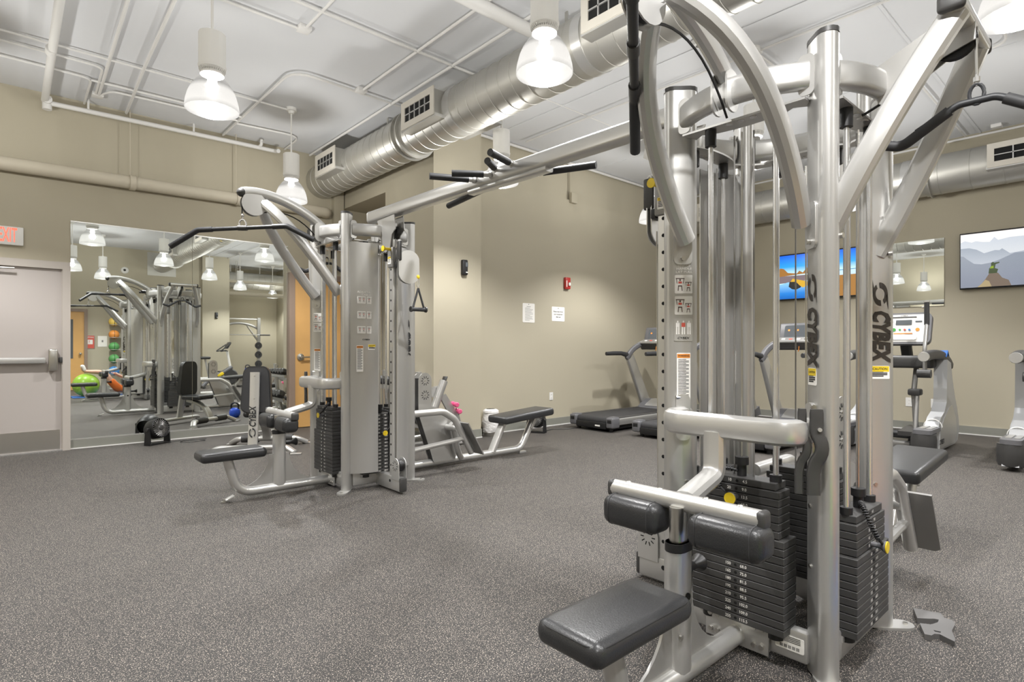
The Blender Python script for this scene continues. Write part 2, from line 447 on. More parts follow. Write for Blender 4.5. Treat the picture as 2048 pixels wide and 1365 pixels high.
MB().cbox((.530, YM - .05, 1.06), (.04, .05, .06), bev=.006).build('strike', 'dark_plastic', d1)
cl = MB().cbox((-.20, YM - .07, 2.06), (.28, .07, .075), bev=.012)
cl.tube([(-.1, YM - .10, 2.08), (.12, YM - .11, 2.085)], .012, 8).build('door_closer', 'steel', d1)

d2 = thing('door_2', (3.64, YM, 0), None, None); d2['kind'] = 'structure'
MB().box(3.262, 3.985, YM - .04, YM - .002, .01, 2.235).build('door_leaf', 'maple', d2, 0)
MB().box(3.18, 3.262, YM - .07, YM, 0, 2.315).box(3.985, 4.035, YM - .07, YM, 0, 2.315).box(3.262, 3.985, YM - .07, YM, 2.235, 2.315).build('door_frame', 'brown_frame', d2, 0)
lh = MB().lathe([(.001, 0), (.055, 0), (.052, .018), (.022, .024), (.020, .055), (.001, .056)], (3.35, YM - .04, 1.06), (0, -1, 0), 20)
lh.tube(arc([(3.35, YM - .09, 1.06), (3.49, YM - .085, 1.06)], .01), .012, 10).build('lever_handle', 'steel', d2)

d3 = thing('door_3', (1.45, -3.2, 0), None, None); d3['kind'] = 'structure'
MB().box(0.95, 1.78, -3.2, -3.16, .01, 2.22).build('door_leaf', 'maple', d3, 0)
MB().box(1.10, 1.53, -3.16, -3.15, .9, 2.0).build('door_window', 'screen_grey', d3, 0)
MB().box(1.78, 1.86, -3.2, -3.13, 0, 2.30).box(.87, .95, -3.2, -3.13, 0, 2.30).box(.95, 1.78, -3.2, -3.13, 2.22, 2.30).build('door_frame', 'brown_frame', d3, 0)
MB().cyl((1.69, -3.16, 1.03), (1.69, -3.10, 1.03), .02).ball((1.69, -3.09, 1.03), .035).build('door_knob', 'steel', d3)

# ================================================================ mirrors
def wall_mirror(lbl, x0, x1, z0, z1, y=YM):
    t = thing('wall_mirror', ((x0 + x1) / 2, y, z0), lbl, 'mirror', 'large mirrors on the far wall')
    MB().box(x0, x1, y - .008, y - .001, z0, z1).build('glass', 'mirror', t, 0)
    MB().box(x0, x1, y - .012, y - .001, z1, z1 + .012).build('edge_channel', 'silver_light', t, 0)
    MB().box(x0, x1, y - .016, y - .001, z0 - .012, z0).build('edge_channel', 'silver_light', t, 0)
    return t
wall_mirror('tall wall mirror beside the grey exit door, left of the two large panels', .622, 1.908, .118, 2.695)
wall_mirror('tall wall mirror beside the wooden door, right of the two large panels', 1.912, 3.176, .118, 2.695)
t = thing('wall_mirror', (9.98, 2.6, 1.8), 'frameless mirror on the wall between the two televisions', 'mirror')
MB().box(9.985, 9.995, 1.95, 3.05, 1.80, 2.765).build('glass', 'mirror', t, 0)
for y in (2.2, 2.75): MB().cbox((9.982, y, 1.795), (.012, .03, .02), bev=.003).build('clip', 'white', t)
# ================================================================ air ducts
def duct(lbl, x, z, r, y0, y1, step, flanges, vents, bands=()):
    t = thing('air_duct', (x, y0, z - r), lbl, 'air duct')
    prof = [(r, 0.0)]; y = step
    while y < y1 - y0 - .02:
        prof += [(r, y - .006), (r + .005, y - .004), (r + .005, y + .004), (r, y + .006)]; y += step
    prof.append((r, y1 - y0))
    MB().lathe(prof, (x, y0, z), (0, 1, 0), 48).build('duct_tube', 'galvanised', t, 60)
    for fy in flanges:
        MB().lathe([(r, -.012), (r + .035, -.012), (r + .035, .002), (r + .012, .006), (r + .012, .05), (r, .05)], (x, fy, z), (0, 1, 0), 48).build('flange', 'galvanised', t)
    for fy in bands:
        MB().lathe([(r, -.05), (r + .008, -.05), (r + .008, .05), (r, .05)], (x, fy, z), (0, 1, 0), 48).build('band', 'silver_light', t)
    for (va, vb, side) in vents:
        # a boxed outlet on the flank of the duct, its grille facing sideways
        vy = (va + vb) / 2; xa = x + side * (r + .09); zb, zt = z - .10, z + .16
        xs = sorted((x + side * (r * .55), xa))
        b = MB().box(xs[0], xs[1], va, vb, zb, zt).build('vent_box', 'galvanised', t, 0)
        fx = sorted((xa, xa + side * .012))
        f = MB().box(fx[0], fx[1], va - .02, vb + .02, zt - .05, zt + .02).box(fx[0], fx[1], va - .02, vb + .02, zb - .02, zb + .05).box(fx[0], fx[1], va - .02, va + .05, zb + .05, zt - .05).box(fx[0], fx[1], vb - .05, vb + .02, zb + .05, zt - .05)
        f.build('grille_frame', 'wall_light', b, 0)
        MB().box(xa - .001 if side > 0 else xa - .0015, xa + .0015, va + .05, vb - .05, zb + .05, zt - .05).build('grille_opening', 'black_hole', b, 0)
        g = MB(); n = 5
        for i in range(1, n): yy = va + .05 + (vb - va - .10) * i / n; g.box(fx[0], fx[1], yy - .006, yy + .006, zb + .05, zt - .05)
        zz = (zb + zt) / 2; g.box(fx[0], fx[1], va + .05, vb - .05, zz - .005, zz + .005)
        g.build('grille_bars', 'silver_light', b, 0)
        MB().box(*sorted((x + side * r * .8, xa + side * .0)), va - .03, vb + .03, zb - .035, zb - .001).build('mounting_strip', 'silver_light', b, 0)
    return t
dm = duct('large round spiral duct hung under the ceiling above the beam between the cable towers', 3.70, 3.75, .25, -3.19, YM - .004, .165, (5.86, 5.97, -1.5), ((4.98, 5.58, -1), (7.33, 7.93, -1), (2.32, 2.92, -1), (4.70, 5.30, 1), (-.6, 0.0, -1)), (3.1, 4.9))
MB().prism(rrect(.09, .04, .006), (3.70 - .25 * .45, 3.55, 3.75 - .252 * .88), (0, 1, 0), (-.88, 0, .45), .003).build('sticker', 'yellow', dm)
MB().box(3.32, 4.08, -3.195, -3.185, 3.40, 4.10).build('wall_plate', 'galvanised', dm, 0)
for y in (.6, 3.4, 6.5): MB().box(3.695, 3.705, y, y + .03, 3.98, CEIL).build('hanger_strap', 'galvanised', dm, 0)
dr = duct('round spiral duct running along the wall above the televisions', 9.62, 3.58, .265, -3.19, 6.1, .34, (2.02,), ((.35, 1.35, -1), (4.6, 5.4, -1)), (2.28,))
for y in (.0, 3.0): MB().box(9.615, 9.625, y, y + .03, 3.8, CEIL).build('hanger_strap', 'galvanised', dr, 0)
t = thing('air_duct', (6.8, -4.8, 3.3), 'spiral duct crossing the alcove with the weight rack', 'air duct')
prof = [(.29, 0)]
for i in range(1, 12): prof += [(.29, i * .2 - .006), (.296, i * .2 - .003), (.296, i * .2 + .003), (.29, i * .2 + .006)]
MB().lathe(prof + [(.29, 2.37)], (5.615, -4.80, 3.62), (1, 0, 0), 40).build('duct_tube', 'galvanised', t, 60)
for x in (6.1, 7.1): MB().box(x, x + .03, -4.805, -4.795, 3.9, CEIL).build('hanger_strap', 'galvanised', t, 0)

# ================================================================ pendant lamps
def make_lamp():
    root = thing('pendant_lamp', (0, 0, 3.0), 'x', 'lamp', 'white pendant lamps on stems')
    n = 64; prof = [(.184, .0), (.186, .012), (.180, .06), (.166, .115), (.143, .17), (.112, .215), (.086, .245), (.080, .27)]
    mb = MB(); V = []
    for i in range(n):
        k = 1.0 + (.010 if i % 2 else -.004); a = 2 * PI * i / n
        V += [(r * k * math.cos(a), r * k * math.sin(a), h) for r, h in prof]
    m = len(prof)
    F = [(i * m + k, ((i + 1) % n) * m + k, ((i + 1) % n) * m + k + 1, i * m + k + 1) for i in range(n) for k in range(m - 1)]
    mb.add([(x, y, z) for x, y, z in V], F)
    sh = mb.build('lamp_shade', 'shade', None, 60); sh.location = (0, 0, 3.0); put(sh, root)
    MB().lathe([(.001, 3.30), (.078, 3.30), (.094, 3.315), (.098, 3.335), (.001, 3.335)], n=32).lathe([(.001, 3.268), (.082, 3.268), (.082, 3.275), (.070, 3.30), (.001, 3.30)], n=32).build('collar', 'white', root)
    f = MB()
    for i in range(36):
        a = 2 * PI * i / 36; c, s = math.cos(a), math.sin(a)
        f.add([(c * .070 - s * .002, s * .070 + c * .002, 3.275), (c * .070 + s * .002, s * .070 - c * .002, 3.275), (c * .092 + s * .002, s * .092 - c * .002, 3.30), (c * .092 - s * .002, s * .092 + c * .002, 3.30),
               (c * .092 + s * .002, s * .092 - c * .002, 3.318), (c * .070 + s * .002, s * .070 - c * .002, 3.318)], [(0, 1, 2, 3), (1, 2, 4, 5)])
    f.build('cooling_fins', 'white', root)
    MB().sweep([(0, 0, 3.335), (0, 0, 3.58)], [(.092 * math.cos(2 * PI * i / 32) * (1.02 if i % 4 else .985), .092 * math.sin(2 * PI * i / 32) * (1.02 if i % 4 else .985)) for i in range(32)], up=(0, 1, 0)).build('ballast_housing', 'white', root, 50)
    MB().cyl((0, 0, 3.57), (0, 0, CEIL - .02), .010, n=10).cyl((0, 0, 3.58), (0, 0, 3.60), .022, n=12).build('stem', 'white', root)
    MB().lathe([(.001, CEIL - .075), (.03, CEIL - .07), (.036, CEIL - .04), (.062, CEIL - .035), (.062, CEIL), (.001, CEIL)], n=24).build('canopy', 'white', root)
    MB().lathe([(.001, 3.185), (.030, 3.192), (.036, 3.21), (.032, 3.24), (.025, 3.27)], n=16).build('bulb', 'bulb', root)
    ld = bpy.data.lights.new('lamp_light', 'POINT'); ld.energy = LAMP_W; ld.shadow_soft_size = .045; ld.color = (1.0, 0.988, 0.975);
    lo = bpy.data.objects.new('lamp_light', ld); link(lo); lo.location = (0, 0, 3.135); put(lo, root)
    return root
mat('bulb', (1, 1, 1), emit=6.0).cycles.emission_sampling = 'NONE'
lamp0 = make_lamp()
LAMPS = [
    (2.67, 7.05, 'white pendant lamp near the large mirrors, over the weight bench'),
    (1.20, 4.75, 'white pendant lamp in front of the pipes at the upper left, over open floor'),
    (4.10, 4.75, 'white pendant lamp seen behind the pull-up handles of the long beam'),
    (6.95, 4.75, 'white pendant lamp above the treadmill belt nearest the papers on the wall'),
    (2.67, 2.66, 'white pendant lamp hanging in front of the large spiral duct'),
    (5.52, 2.60, 'white pendant lamp seen through the top frame of the nearest tower'),
    (8.20, 2.62, 'white pendant lamp over the treadmill facing the beach television'),
    (4.12, 0.47, 'white pendant lamp cut off at the upper right corner'),
    (7.00, 0.45, 'white pendant lamp right of the nearest tower, over the steppers'),
    (1.25, 0.33, 'white pendant lamp reflected at the left edge of the mirror'),
    (2.00, -1.20, 'white pendant lamp reflected in the mirror above the medicine balls'),
    (5.55, -1.80, 'white pendant lamp over the exercise bike'),
    (8.60, -1.80, 'white pendant lamp near the wall behind the steppers'),
    (-.60, -1.20, 'white pendant lamp behind the camera, left of the stability ball'),
    (-.30, 2.60, 'white pendant lamp over the open floor left of the camera'),
    (-.25, 7.05, 'white pendant lamp out of view above the grey exit door'),
    (-1.70, 4.75, 'white pendant lamp near the left wall'),
    (7.35, -4.15, 'white pendant lamp in the alcove with the weight rack'),
]
for i, (x, y, lb) in enumerate(LAMPS):
    o = lamp0 if i == 0 else copy_tree(lamp0)
    o.location = (x, y, 3.0); o['label'] = lb

# ================================================================ small things on walls
t = thing('exit_sign', (-.02, YM, 2.35), 'white exit sign with red letters above the grey door', 'sign')
MB().cbox((.045, YM - .028, 2.452), (.305, .055, .205), bev=.006).build('housing', 'white', t)
lettering('lettering', 'EXIT', (.062, YM - .056, 2.452), (1, 0, 0), (0, -1, 0), .225, mat('exit_red', (0.95, .16, .10), .4, emit=0.8), t, bold=.012, sx=.35)
def plate(name, lbl, cat, c, n, w, h, mats, th=.006, group=None):
    """flat plate on a wall; c = centre on the wall, n = wall normal"""
    n = Vector(n); r = Vector((0, 0, 1)).cross(n)
    o = MB().prism(rrect(w, h, min(w, h) * .06), Vector(c) + n * (th / 2), r, (0, 0, 1), th).build(name, mats, None)
    return o
def text_on(t, s, c, n, size, m='ink', **k):
    n = Vector(n); return lettering('lettering', s, c, Vector((0, 0, 1)).cross(n), n, size, m, t, **k)
# two papers
t = thing('paper_notice', (5.84, 6.148, 1.57), 'tall white paper of printed rules pinned to the wall', 'notice', 'paper notices on the wall')
put(plate('sheet', '', '', (5.84, 6.149, 1.717), (0, -1, 0), .245, .285, 'paper', .003), t)
mb = MB()
for i in range(11):
    w = (.10, .16, .15, .13, .16, .16, .10, .15, .14, .16, .09)[i]; mb.box(5.84 - .075, 5.84 - .075 + w, 6.144, 6.146, 1.79 - i * .018 - .003, 1.79 - i * .018)
mb.box(5.835, 5.845, 6.144, 6.146, 1.838, 1.848); mb.box(5.80, 5.88, 6.144, 6.146, 1.808, 1.812)
mb.build('printed_lines', 'ink', t, 0)
t = thing('paper_notice', (6.473, 6.148, 1.61), 'square white paper notice asking to wipe down equipment', 'notice', 'paper notices on the wall')
put(plate('sheet', '', '', (6.473, 6.149, 1.724), (0, -1, 0), .285, .225, 'paper', .003), t)
for k, s in enumerate(('Please wipe down', 'your equipment', 'after use')): text_on(t, s, (6.473, 6.146, 1.762 - k * .042), (0, -1, 0), .030, bold=.01)
MB().box(6.467, 6.479, 6.144, 6.146, 1.805, 1.818).build('emblem', 'ink', t, 0)
# fire alarm
t = thing('fire_alarm', (6.654, 6.15, 2.12), 'red fire alarm strobe high on the wall above the papers', 'alarm')
MB().cbox((6.654, 6.125, 2.215), (.115, .05, .185), bev=.012).build('housing', 'red', t)
MB().cbox((6.672, 6.090, 2.20), (.045, .03, .055), bev=.014).build('strobe_lens', 'white', t)
MB().cbox((6.618, 6.098, 2.205), (.018, .006, .10), bev=.002).build('lettering_strip', 'white', t)
# card reader on the pillar, and one behind
for (x, y, n, lb) in ((4.50, 5.98, -1, 'small black wall unit mounted on the bright pillar'), (5.20, -3.08, 1, 'small black wall unit on the pilaster behind the camera')):
    t = thing('wall_unit', (x, y, 2.15), lb, 'wall unit', 'black wall units')
    MB().cbox((x, y + n * .03, 2.245), (.085, .055, .20), bev=.016, seg=3).build('case', 'black_plastic', t)
    MB().cbox((x + .015, y + n * .06, 2.28), (.04, .012, .06), bev=.005).build('window', 'screen_grey', t)
    MB().cbox((x + .018, y + n * .06, 2.18), (.03, .008, .014), bev=.002).build('badge', 'white', t)
def outlet(lbl, c, n, w=.075, h=.118):
    t = thing('wall_outlet', c, lbl, 'outlet', 'white wall outlets')
    put(plate('cover_plate', '', '', c, n, w, h, 'white', .006), t)
    nn = Vector(n); r = Vector((0, 0, 1)).cross(nn)
    for dz in (-.026, .026):
        s = MB().prism(rrect(.034, .03, .01), Vector(c) + nn * .007 + Vector((0, 0, dz)), r, (0, 0, 1), .003).build('socket', 'paper', t)
        mb = MB()
        for dx in (-.007, .007): mb.prism(rrect(.003, .011, .001), Vector(c) + nn * .009 + Vector((0, 0, dz)) + r * dx, r, (0, 0, 1), .001)
        mb.build('slot', 'ink', s)
outlet('white power outlet low on the wall below the papers', (6.316, 6.149, .455), (0, -1, 0))
outlet('white power outlet behind the stepper links, left of the pair', (9.999, 2.37, .40), (-1, 0, 0), .09, .13)
outlet('white power outlet behind the stepper links, right of the pair', (9.999, 2.07, .40), (-1, 0, 0), .075, .13)
# wall behind the camera: red sign, poster, camera
t = thing('wall_sign', (1.90, -3.2, 1.17), 'red warning sign with white lettering beside the wooden door', 'sign')
MB().box(1.765, 2.035, -3.199, -3.190, 1.17, 1.56).build('board', 'steel', t, 0)
put(plate('red_panel', '', '', (1.90, -3.190, 1.365), (0, 1, 0), .235, .36, 'red_print', .003), t)
text_on(t, 'NOTICE', (1.90, -3.186, 1.495), (0, 1, 0), .055, 'paper', bold=.02)
mb = MB().box(1.82, 1.98, -3.187, -3.185, 1.30, 1.43); mb.build('white_panel', 'paper', t, 0)
text_on(t, '!', (1.90, -3.185, 1.365), (0, 1, 0), .11, 'red_print', bold=.02)
t = thing('poster', (2.21, -3.2, 1.22), 'small white framed poster between the red sign and the medicine balls', 'poster')
MB().box(2.10, 2.32, -3.199, -3.192, 1.23, 1.54).build('board', 'paper', t, 0)
MB().box(2.19, 2.23, -3.192, -3.190, 1.36, 1.42).build('emblem', 'silver_dark', t, 0)
t = thing('security_camera', (2.75, -3.2, 3.4), 'white dome security camera high on the wall behind', 'camera')
MB().lathe([(.001, .06), (.05, .055), (.09, .03), (.10, 0)], (2.75, -3.2, 3.495), (0, 1, 0), 20).build('housing', 'white', t)
MB().ball((2.74, -3.145, 3.495), .035).build('lens', 'black_plastic', t)
t = thing('wall_panel', (8.0, -4.6, 1.0), 'white rectangular panel on the alcove side wall', 'panel')
MB().cbox((7.99, -4.6, 1.35), (.02, .28, .62), bev=.005).build('cover', 'white', t)
MB().cbox((7.975, -4.6, 1.35), (.012, .20, .50), bev=.003).build('inset', 'paper', t)
t = thing('smoke_detector', (5.0, 2.9, CEIL), 'round white smoke detector on the ceiling near the tower top', 'detector')
MB().lathe([(.001, -.045), (.055, -.04), (.068, -.02), (.07, 0)], (5.0, 2.9, CEIL - .005), (0, 0, 1), 20).build('housing', 'white', t)
MB().lathe([(.001, -.052), (.02, -.05), (.022, -.044)], (5.0, 2.9, CEIL - .005), (0, 0, 1), 14).build('sensor', 'silver_dark', t)

# ================================================================ televisions
def emis(name, c, s=1.0):
    if name not in _M: mat(name, (0, 0, 0), .4, emit=s, ecol=c)
    return _M[name]
def grad(name, stops, z0, z1, s=1.0):
    m = bpy.data.materials.new(name); m.use_nodes = True; nt = m.node_tree; b = nt.nodes['Principled BSDF']
    b.inputs['Base Color'].default_value = (0, 0, 0, 1); b.inputs['Roughness'].default_value = .25
    g = nt.nodes.new('ShaderNodeNewGeometry'); sp = nt.nodes.new('ShaderNodeSeparateXYZ'); mr = nt.nodes.new('ShaderNodeMapRange'); cr = nt.nodes.new('ShaderNodeValToRGB')
    mr.inputs[1].default_value = z0; mr.inputs[2].default_value = z1
    nt.links.new(g.outputs['Position'], sp.inputs[0]); nt.links.new(sp.outputs[2], mr.inputs[0]); nt.links.new(mr.outputs[0], cr.inputs[0])
    e = cr.color_ramp.elements; e[0].position = stops[0][0]; e[0].color = stops[0][1] + (1,); e[1].position = stops[-1][0]; e[1].color = stops[-1][1] + (1,)
    for p, c in stops[1:-1]: k = e.new(p); k.color = c + (1,)
    nt.links.new(cr.outputs[0], b.inputs['Emission Color']); b.inputs['Emission Strength'].default_value = s
    _M[name] = m; return m
def television(lbl, yl, w, z0, h, x=9.93, tilt=.035):
    """yl = the edge farther left in view (larger y)"""
    t = thing('television', (x + .03, yl - w / 2, z0), lbl, 'television', 'televisions on the right wall')
    def face(poly, m, lift, name):
        # poly in picture coordinates (0..1 from the left, 0..1 from the bottom)
        o = Vector((x - .001 - lift, yl - .012, z0 + .02))
        mb = MB(); n = len(poly)
        mb.add([o + Vector((0, -(w - .024) * a, (h - .04) * b)) for a, b in poly], [tuple(range(n))])
        ob = mb.build(name, m, t, 0); return ob
    MB().cbox((x + .022, yl - w / 2, z0 + h / 2), (.04, w, h), bev=.006).build('bezel', 'black_plastic', t)
    MB().cbox((x + .055, yl - w / 2, z0 + h / 2), (.03, .4, .4), bev=.004).build('wall_mount', 'black_plastic', t)
    return t, face
B0, BH = 2.005, .775
t, face = television('television showing a blue beach with rocks, behind the nearest tower', 4.26, 1.36, B0, BH)
face([(0, 0), (1, 0), (1, 1), (0, 1)], grad('tv_sky', [(0, (.55, .80, .95)), (.55, (.60, .85, 1.0)), (.72, (.02, .35, .95)), (1, (.0, .08, .65))], B0, B0 + BH), 0, 'screen')
face([(.5, 0), (1, 0), (1, .45), (.5, .45)], emis('tv_sand', (.36, .17, .04), 1), .0006, 'picture_sand')
face([(.45, .45), (1, .45), (1, .56), (.45, .54)], emis('tv_surf', (.55, .72, .85), 1), .0006, 'picture_surf')
face([(.45, .545), (1, .56), (1, .575), (.45, .56)], emis('tv_wave', (.05, .25, .45), 1), .0009, 'picture_wave')
face([(0, .36), (.5, .40), (.5, .52), (0, .53)], emis('tv_wet', (.20, .15, .16), 1), .0008, 'picture_wet_sand')
face([(0, 0), (.55, 0), (.55, .36), (.40, .40), (.12, .38), (0, .33)], grad('tv_pool', [(0, (.0, .10, .45)), (.15, (.02, .22, .65)), (.4, (.30, .62, .90))], B0, B0 + BH), .0010, 'picture_pool')
face([(0, .52), (.30, .55), (.46, .55), (.46, .68), (.41, .74), (.36, .70), (.30, .58), (.26, .63), (.23, .57), (.12, .60), (.07, .70), (.03, .72), (0, .68)], emis('tv_rock', (.34, .15, .03), 1), .0012, 'picture_rocks')
face([(.36, .56), (.46, .56), (.46, .68), (.41, .73)], emis('tv_rock_dark', (.08, .05, .03), 1), .0014, 'picture_rock_shadow')
face([(.17, .22), (.22, .20), (.28, .25), (.26, .42), (.18, .45), (.14, .38), (.13, .28)], emis('tv_dark', (.02, .02, .02), 1), .0016, 'picture_boulder_shadow')
face([(.15, .39), (.18, .46), (.26, .42), (.34, .38), (.42, .33), (.30, .24), (.26, .30), (.22, .38)], emis('tv_boulder', (.65, .38, .03), 1), .0018, 'picture_boulder')
t, face = television('television showing misty mountains and a photographer on a rock', 1.765, 1.36, B0, BH)
_face = face
face = lambda poly, m_, lift, name: _face([(a_ if a_ == 1 else a_ * .50, b_) for a_, b_ in poly], m_, lift, name)
face([(0, 0), (1, 0), (1, 1), (0, 1)], grad('tv_mist', [(0, (.55, .58, .62)), (.6, (.66, .68, .68)), (.85, (.80, .78, .76)), (1, (.92, .84, .80))], B0, B0 + BH), 0, 'screen')
face([(0, 0), (1, 0), (1, .86), (.78, .87), (.60, .84), (.54, .90), (.47, .82), (.36, .83), (.25, .86), (.18, .84), (.07, .88), (0, .85)], grad('tv_m1', [(.5, (.62, .64, .66)), (.9, (.50, .54, .60))], B0, B0 + BH), .0006, 'picture_far_ridge')
face([(0, 0), (1, 0), (1, .78), (.96, .60), (.78, .58), (.66, .68), (.62, .65), (.55, .66), (.38, .62), (.26, .70), (.14, .74), (0, .74)], grad('tv_m2', [(.35, (.46, .49, .54)), (.75, (.26, .30, .36))], B0, B0 + BH), .0009, 'picture_middle_ridge')
face([(0, 0), (1, 0), (1, .56), (.85, .58), (.62, .48), (.50, .44), (.34, .42), (.22, .44), (.10, .54), (.05, .59), (0, .60)], grad('tv_m3', [(0, (.20, .22, .28)), (.5, (.23, .26, .31))], B0, B0 + BH), .0012, 'picture_near_ridge')
face([(.27, 0), (.80, 0), (.76, .10), (.66, .15), (.60, .24), (.52, .27), (.46, .24), (.40, .14), (.34, .06)], emis('tv_peak', (.16, .12, .09), 1), .0015, 'picture_peak')
face([(.27, 0), (.50, 0), (.46, .10), (.40, .13), (.34, .06)], emis('tv_peak_l', (.36, .28, .15), 1), .0017, 'picture_peak_lit')
face([(.45, .24), (.58, .24), (.60, .31), (.55, .33), (.56, .40), (.62, .42), (.62, .44), (.54, .43), (.52, .45), (.49, .43), (.49, .37), (.46, .33)], emis('tv_person', (.05, .07, .03), 1), .0019, 'picture_figure')
face([(.47, .33), (.53, .33), (.53, .38), (.49, .37)], emis('tv_green', (.22, .32, .02), 1), .0021, 'picture_jacket')
# ================================================================ cable towers
LBS = [10, 20, 30, 40, 50, 60] + list(range(75, 256, 15))
KGS = ['4.5', '9.0', '13.5', '18.0', '22.5', '27.0', '34.0', '41.0', '47.5', '54.5', '61.0', '68.0', '75.0', '81.5', '88.5', '95.5', '102.0', '109.0', '115.5']
HC = .292      # half the distance between column centres
def stad(L, T, n=6):
    """stadium outline, long axis along the first coordinate"""
    r = T / 2; h = L / 2 - r
    return [(h + r * math.cos(math.radians(a)), r * math.sin(math.radians(a))) for a in [-90 + 180 * i / n for i in range(n + 1)]] + \
           [(-h + r * math.cos(math.radians(a)), r * math.sin(math.radians(a))) for a in [90 + 180 * i / n for i in range(n + 1)]]

def logo(t, c, n, size, m='logo_print'):
    """swoosh mark above a word that reads downwards on a narrow face"""
    n = Vector(n).normalized(); dn = Vector((0, 0, -1)); rt = n.cross(dn); c = Vector(c) + n * .0012
    mb = MB(); k = size
    outer = [(-.30 + .0, 1.02)]
    def crescent(flip):
        pts = []
        for i in range(13):
            a = math.radians(-55 + 150 * i / 12); pts.append((.50 * math.cos(a) - .02, .78 * math.sin(a)))
        for i in range(13):
            a = math.radians(95 - 150 * i / 12); pts.append((.30 * math.cos(a), .42 * math.sin(a) - .02))
        return [(x * flip, y * flip) for x, y in pts]
    for f in (1, -1):
        q = crescent(f); N2 = len(q) // 2
        mb.add([c + rt * (x * k) - dn * (y * k) for x, y in q], [(i, i + 1, len(q) - 2 - i, len(q) - 1 - i) for i in range(N2 - 1)])
    # pointed tails
    mb.add([c + rt * (x * k) - dn * (y * k) for x, y in ((.44, .10), (.50, -.2), (.52, -1.05), (.36, -.20))], [(0, 1, 2, 3)])
    mb.add([c + rt * (x * k) - dn * (y * k) for x, y in ((-.44, -.10), (-.50, .2), (-.52, 1.05), (-.36, .20))], [(0, 1, 2, 3)])
    mb.build('logo_mark', m, t, 0)
    lettering('lettering', 'CYBEX', c + dn * .177, dn, n, k * 1.50, m, t, bold=.055, sx=.70, shear=.18, space=1.02)

def placard(t, c, n, w, h, rows, head=None):
    """instruction label: white fields with small figures"""
    n = Vector(n).normalized(); r = Vector((0, 0, 1)).cross(n); c = Vector(c)
    p = MB().prism(rrect(w, h, .004), c, r, (0, 0, 1), .002).build('instruction_label', 'paper', t, 0)
    ink = MB(); red = MB(); up = Vector((0, 0, 1)); k = 0
    for (fx, fz, s) in rows:
        o = c + n * .0016 + r * (fx * w) + up * (fz * h)
        def bar(mb, a, b, th):
            a = o + r * (a[0] * s) + up * (a[1] * s); b = o + r * (b[0] * s) + up * (b[1] * s); d = (b - a).normalized(); q = n.cross(d) * (th * s)
            mb.add([a - q, b - q, b + q, a + q], [(0, 1, 2, 3)])
        bar(red, (-.12, .12), (.12, .12), .07); bar(ink, (-.2, .05), (-.26, .38), .02); bar(ink, (.2, .05), (.26, .38), .02); bar(ink, (-.3, .40), (.3, .40), .03)
        bar(ink, (0, .22), (0, .36), .05); bar(ink, (-.10, -.08), (-.14, -.46), .028); bar(ink, (.10, -.08), (.14, -.46), .028); bar(ink, (-.14, -.12), (.14, -.12), .04)
    ink.build('figure_lines', 'brown_print', p, 0); red.build('figure_muscle', 'red_print', p, 0)
    return p
def warning(t, c, n, w, h, col, word='WARNING', hd=.1, lines=18):
    n = Vector(n).normalized(); r = Vector((0, 0, 1)).cross(n); c = Vector(c); up = Vector((0, 0, 1))
    p = MB().prism(rrect(w, h, .004), c, r, up, .002).build('warning_label', 'paper', t, 0)
    MB().prism([(-w * .47, h * (.48 - hd)), (w * .47, h * (.48 - hd)), (w * .47, h * .48), (-w * .47, h * .48)], c + n * .0012, r, up, .0008).build('warning_band', col, p, 0)
    lettering('lettering', word, c + up * (h * (.48 - hd / 2)) + n * .001, r, n, min(h * hd * .75, w * .17), 'ink', p, bold=.02)
    mb = MB()
    for i in range(lines):
        z = h * (.44 - hd) - (h * (.88 - hd)) * i / lines; q = w * (.40 if i % 3 else .30)
        o = c + n * .0014 + up * z; mb.add([o - r * (w * .40), o - r * (w * .40) + r * (q * 2 * .98), o - r * (w * .40) + r * (q * 2 * .98) + up * (h * .35 / lines), o - r * (w * .40) + up * (h * .35 / lines)], [(0, 1, 2, 3)])
    mb.build('printed_lines', 'ink', p, 0)

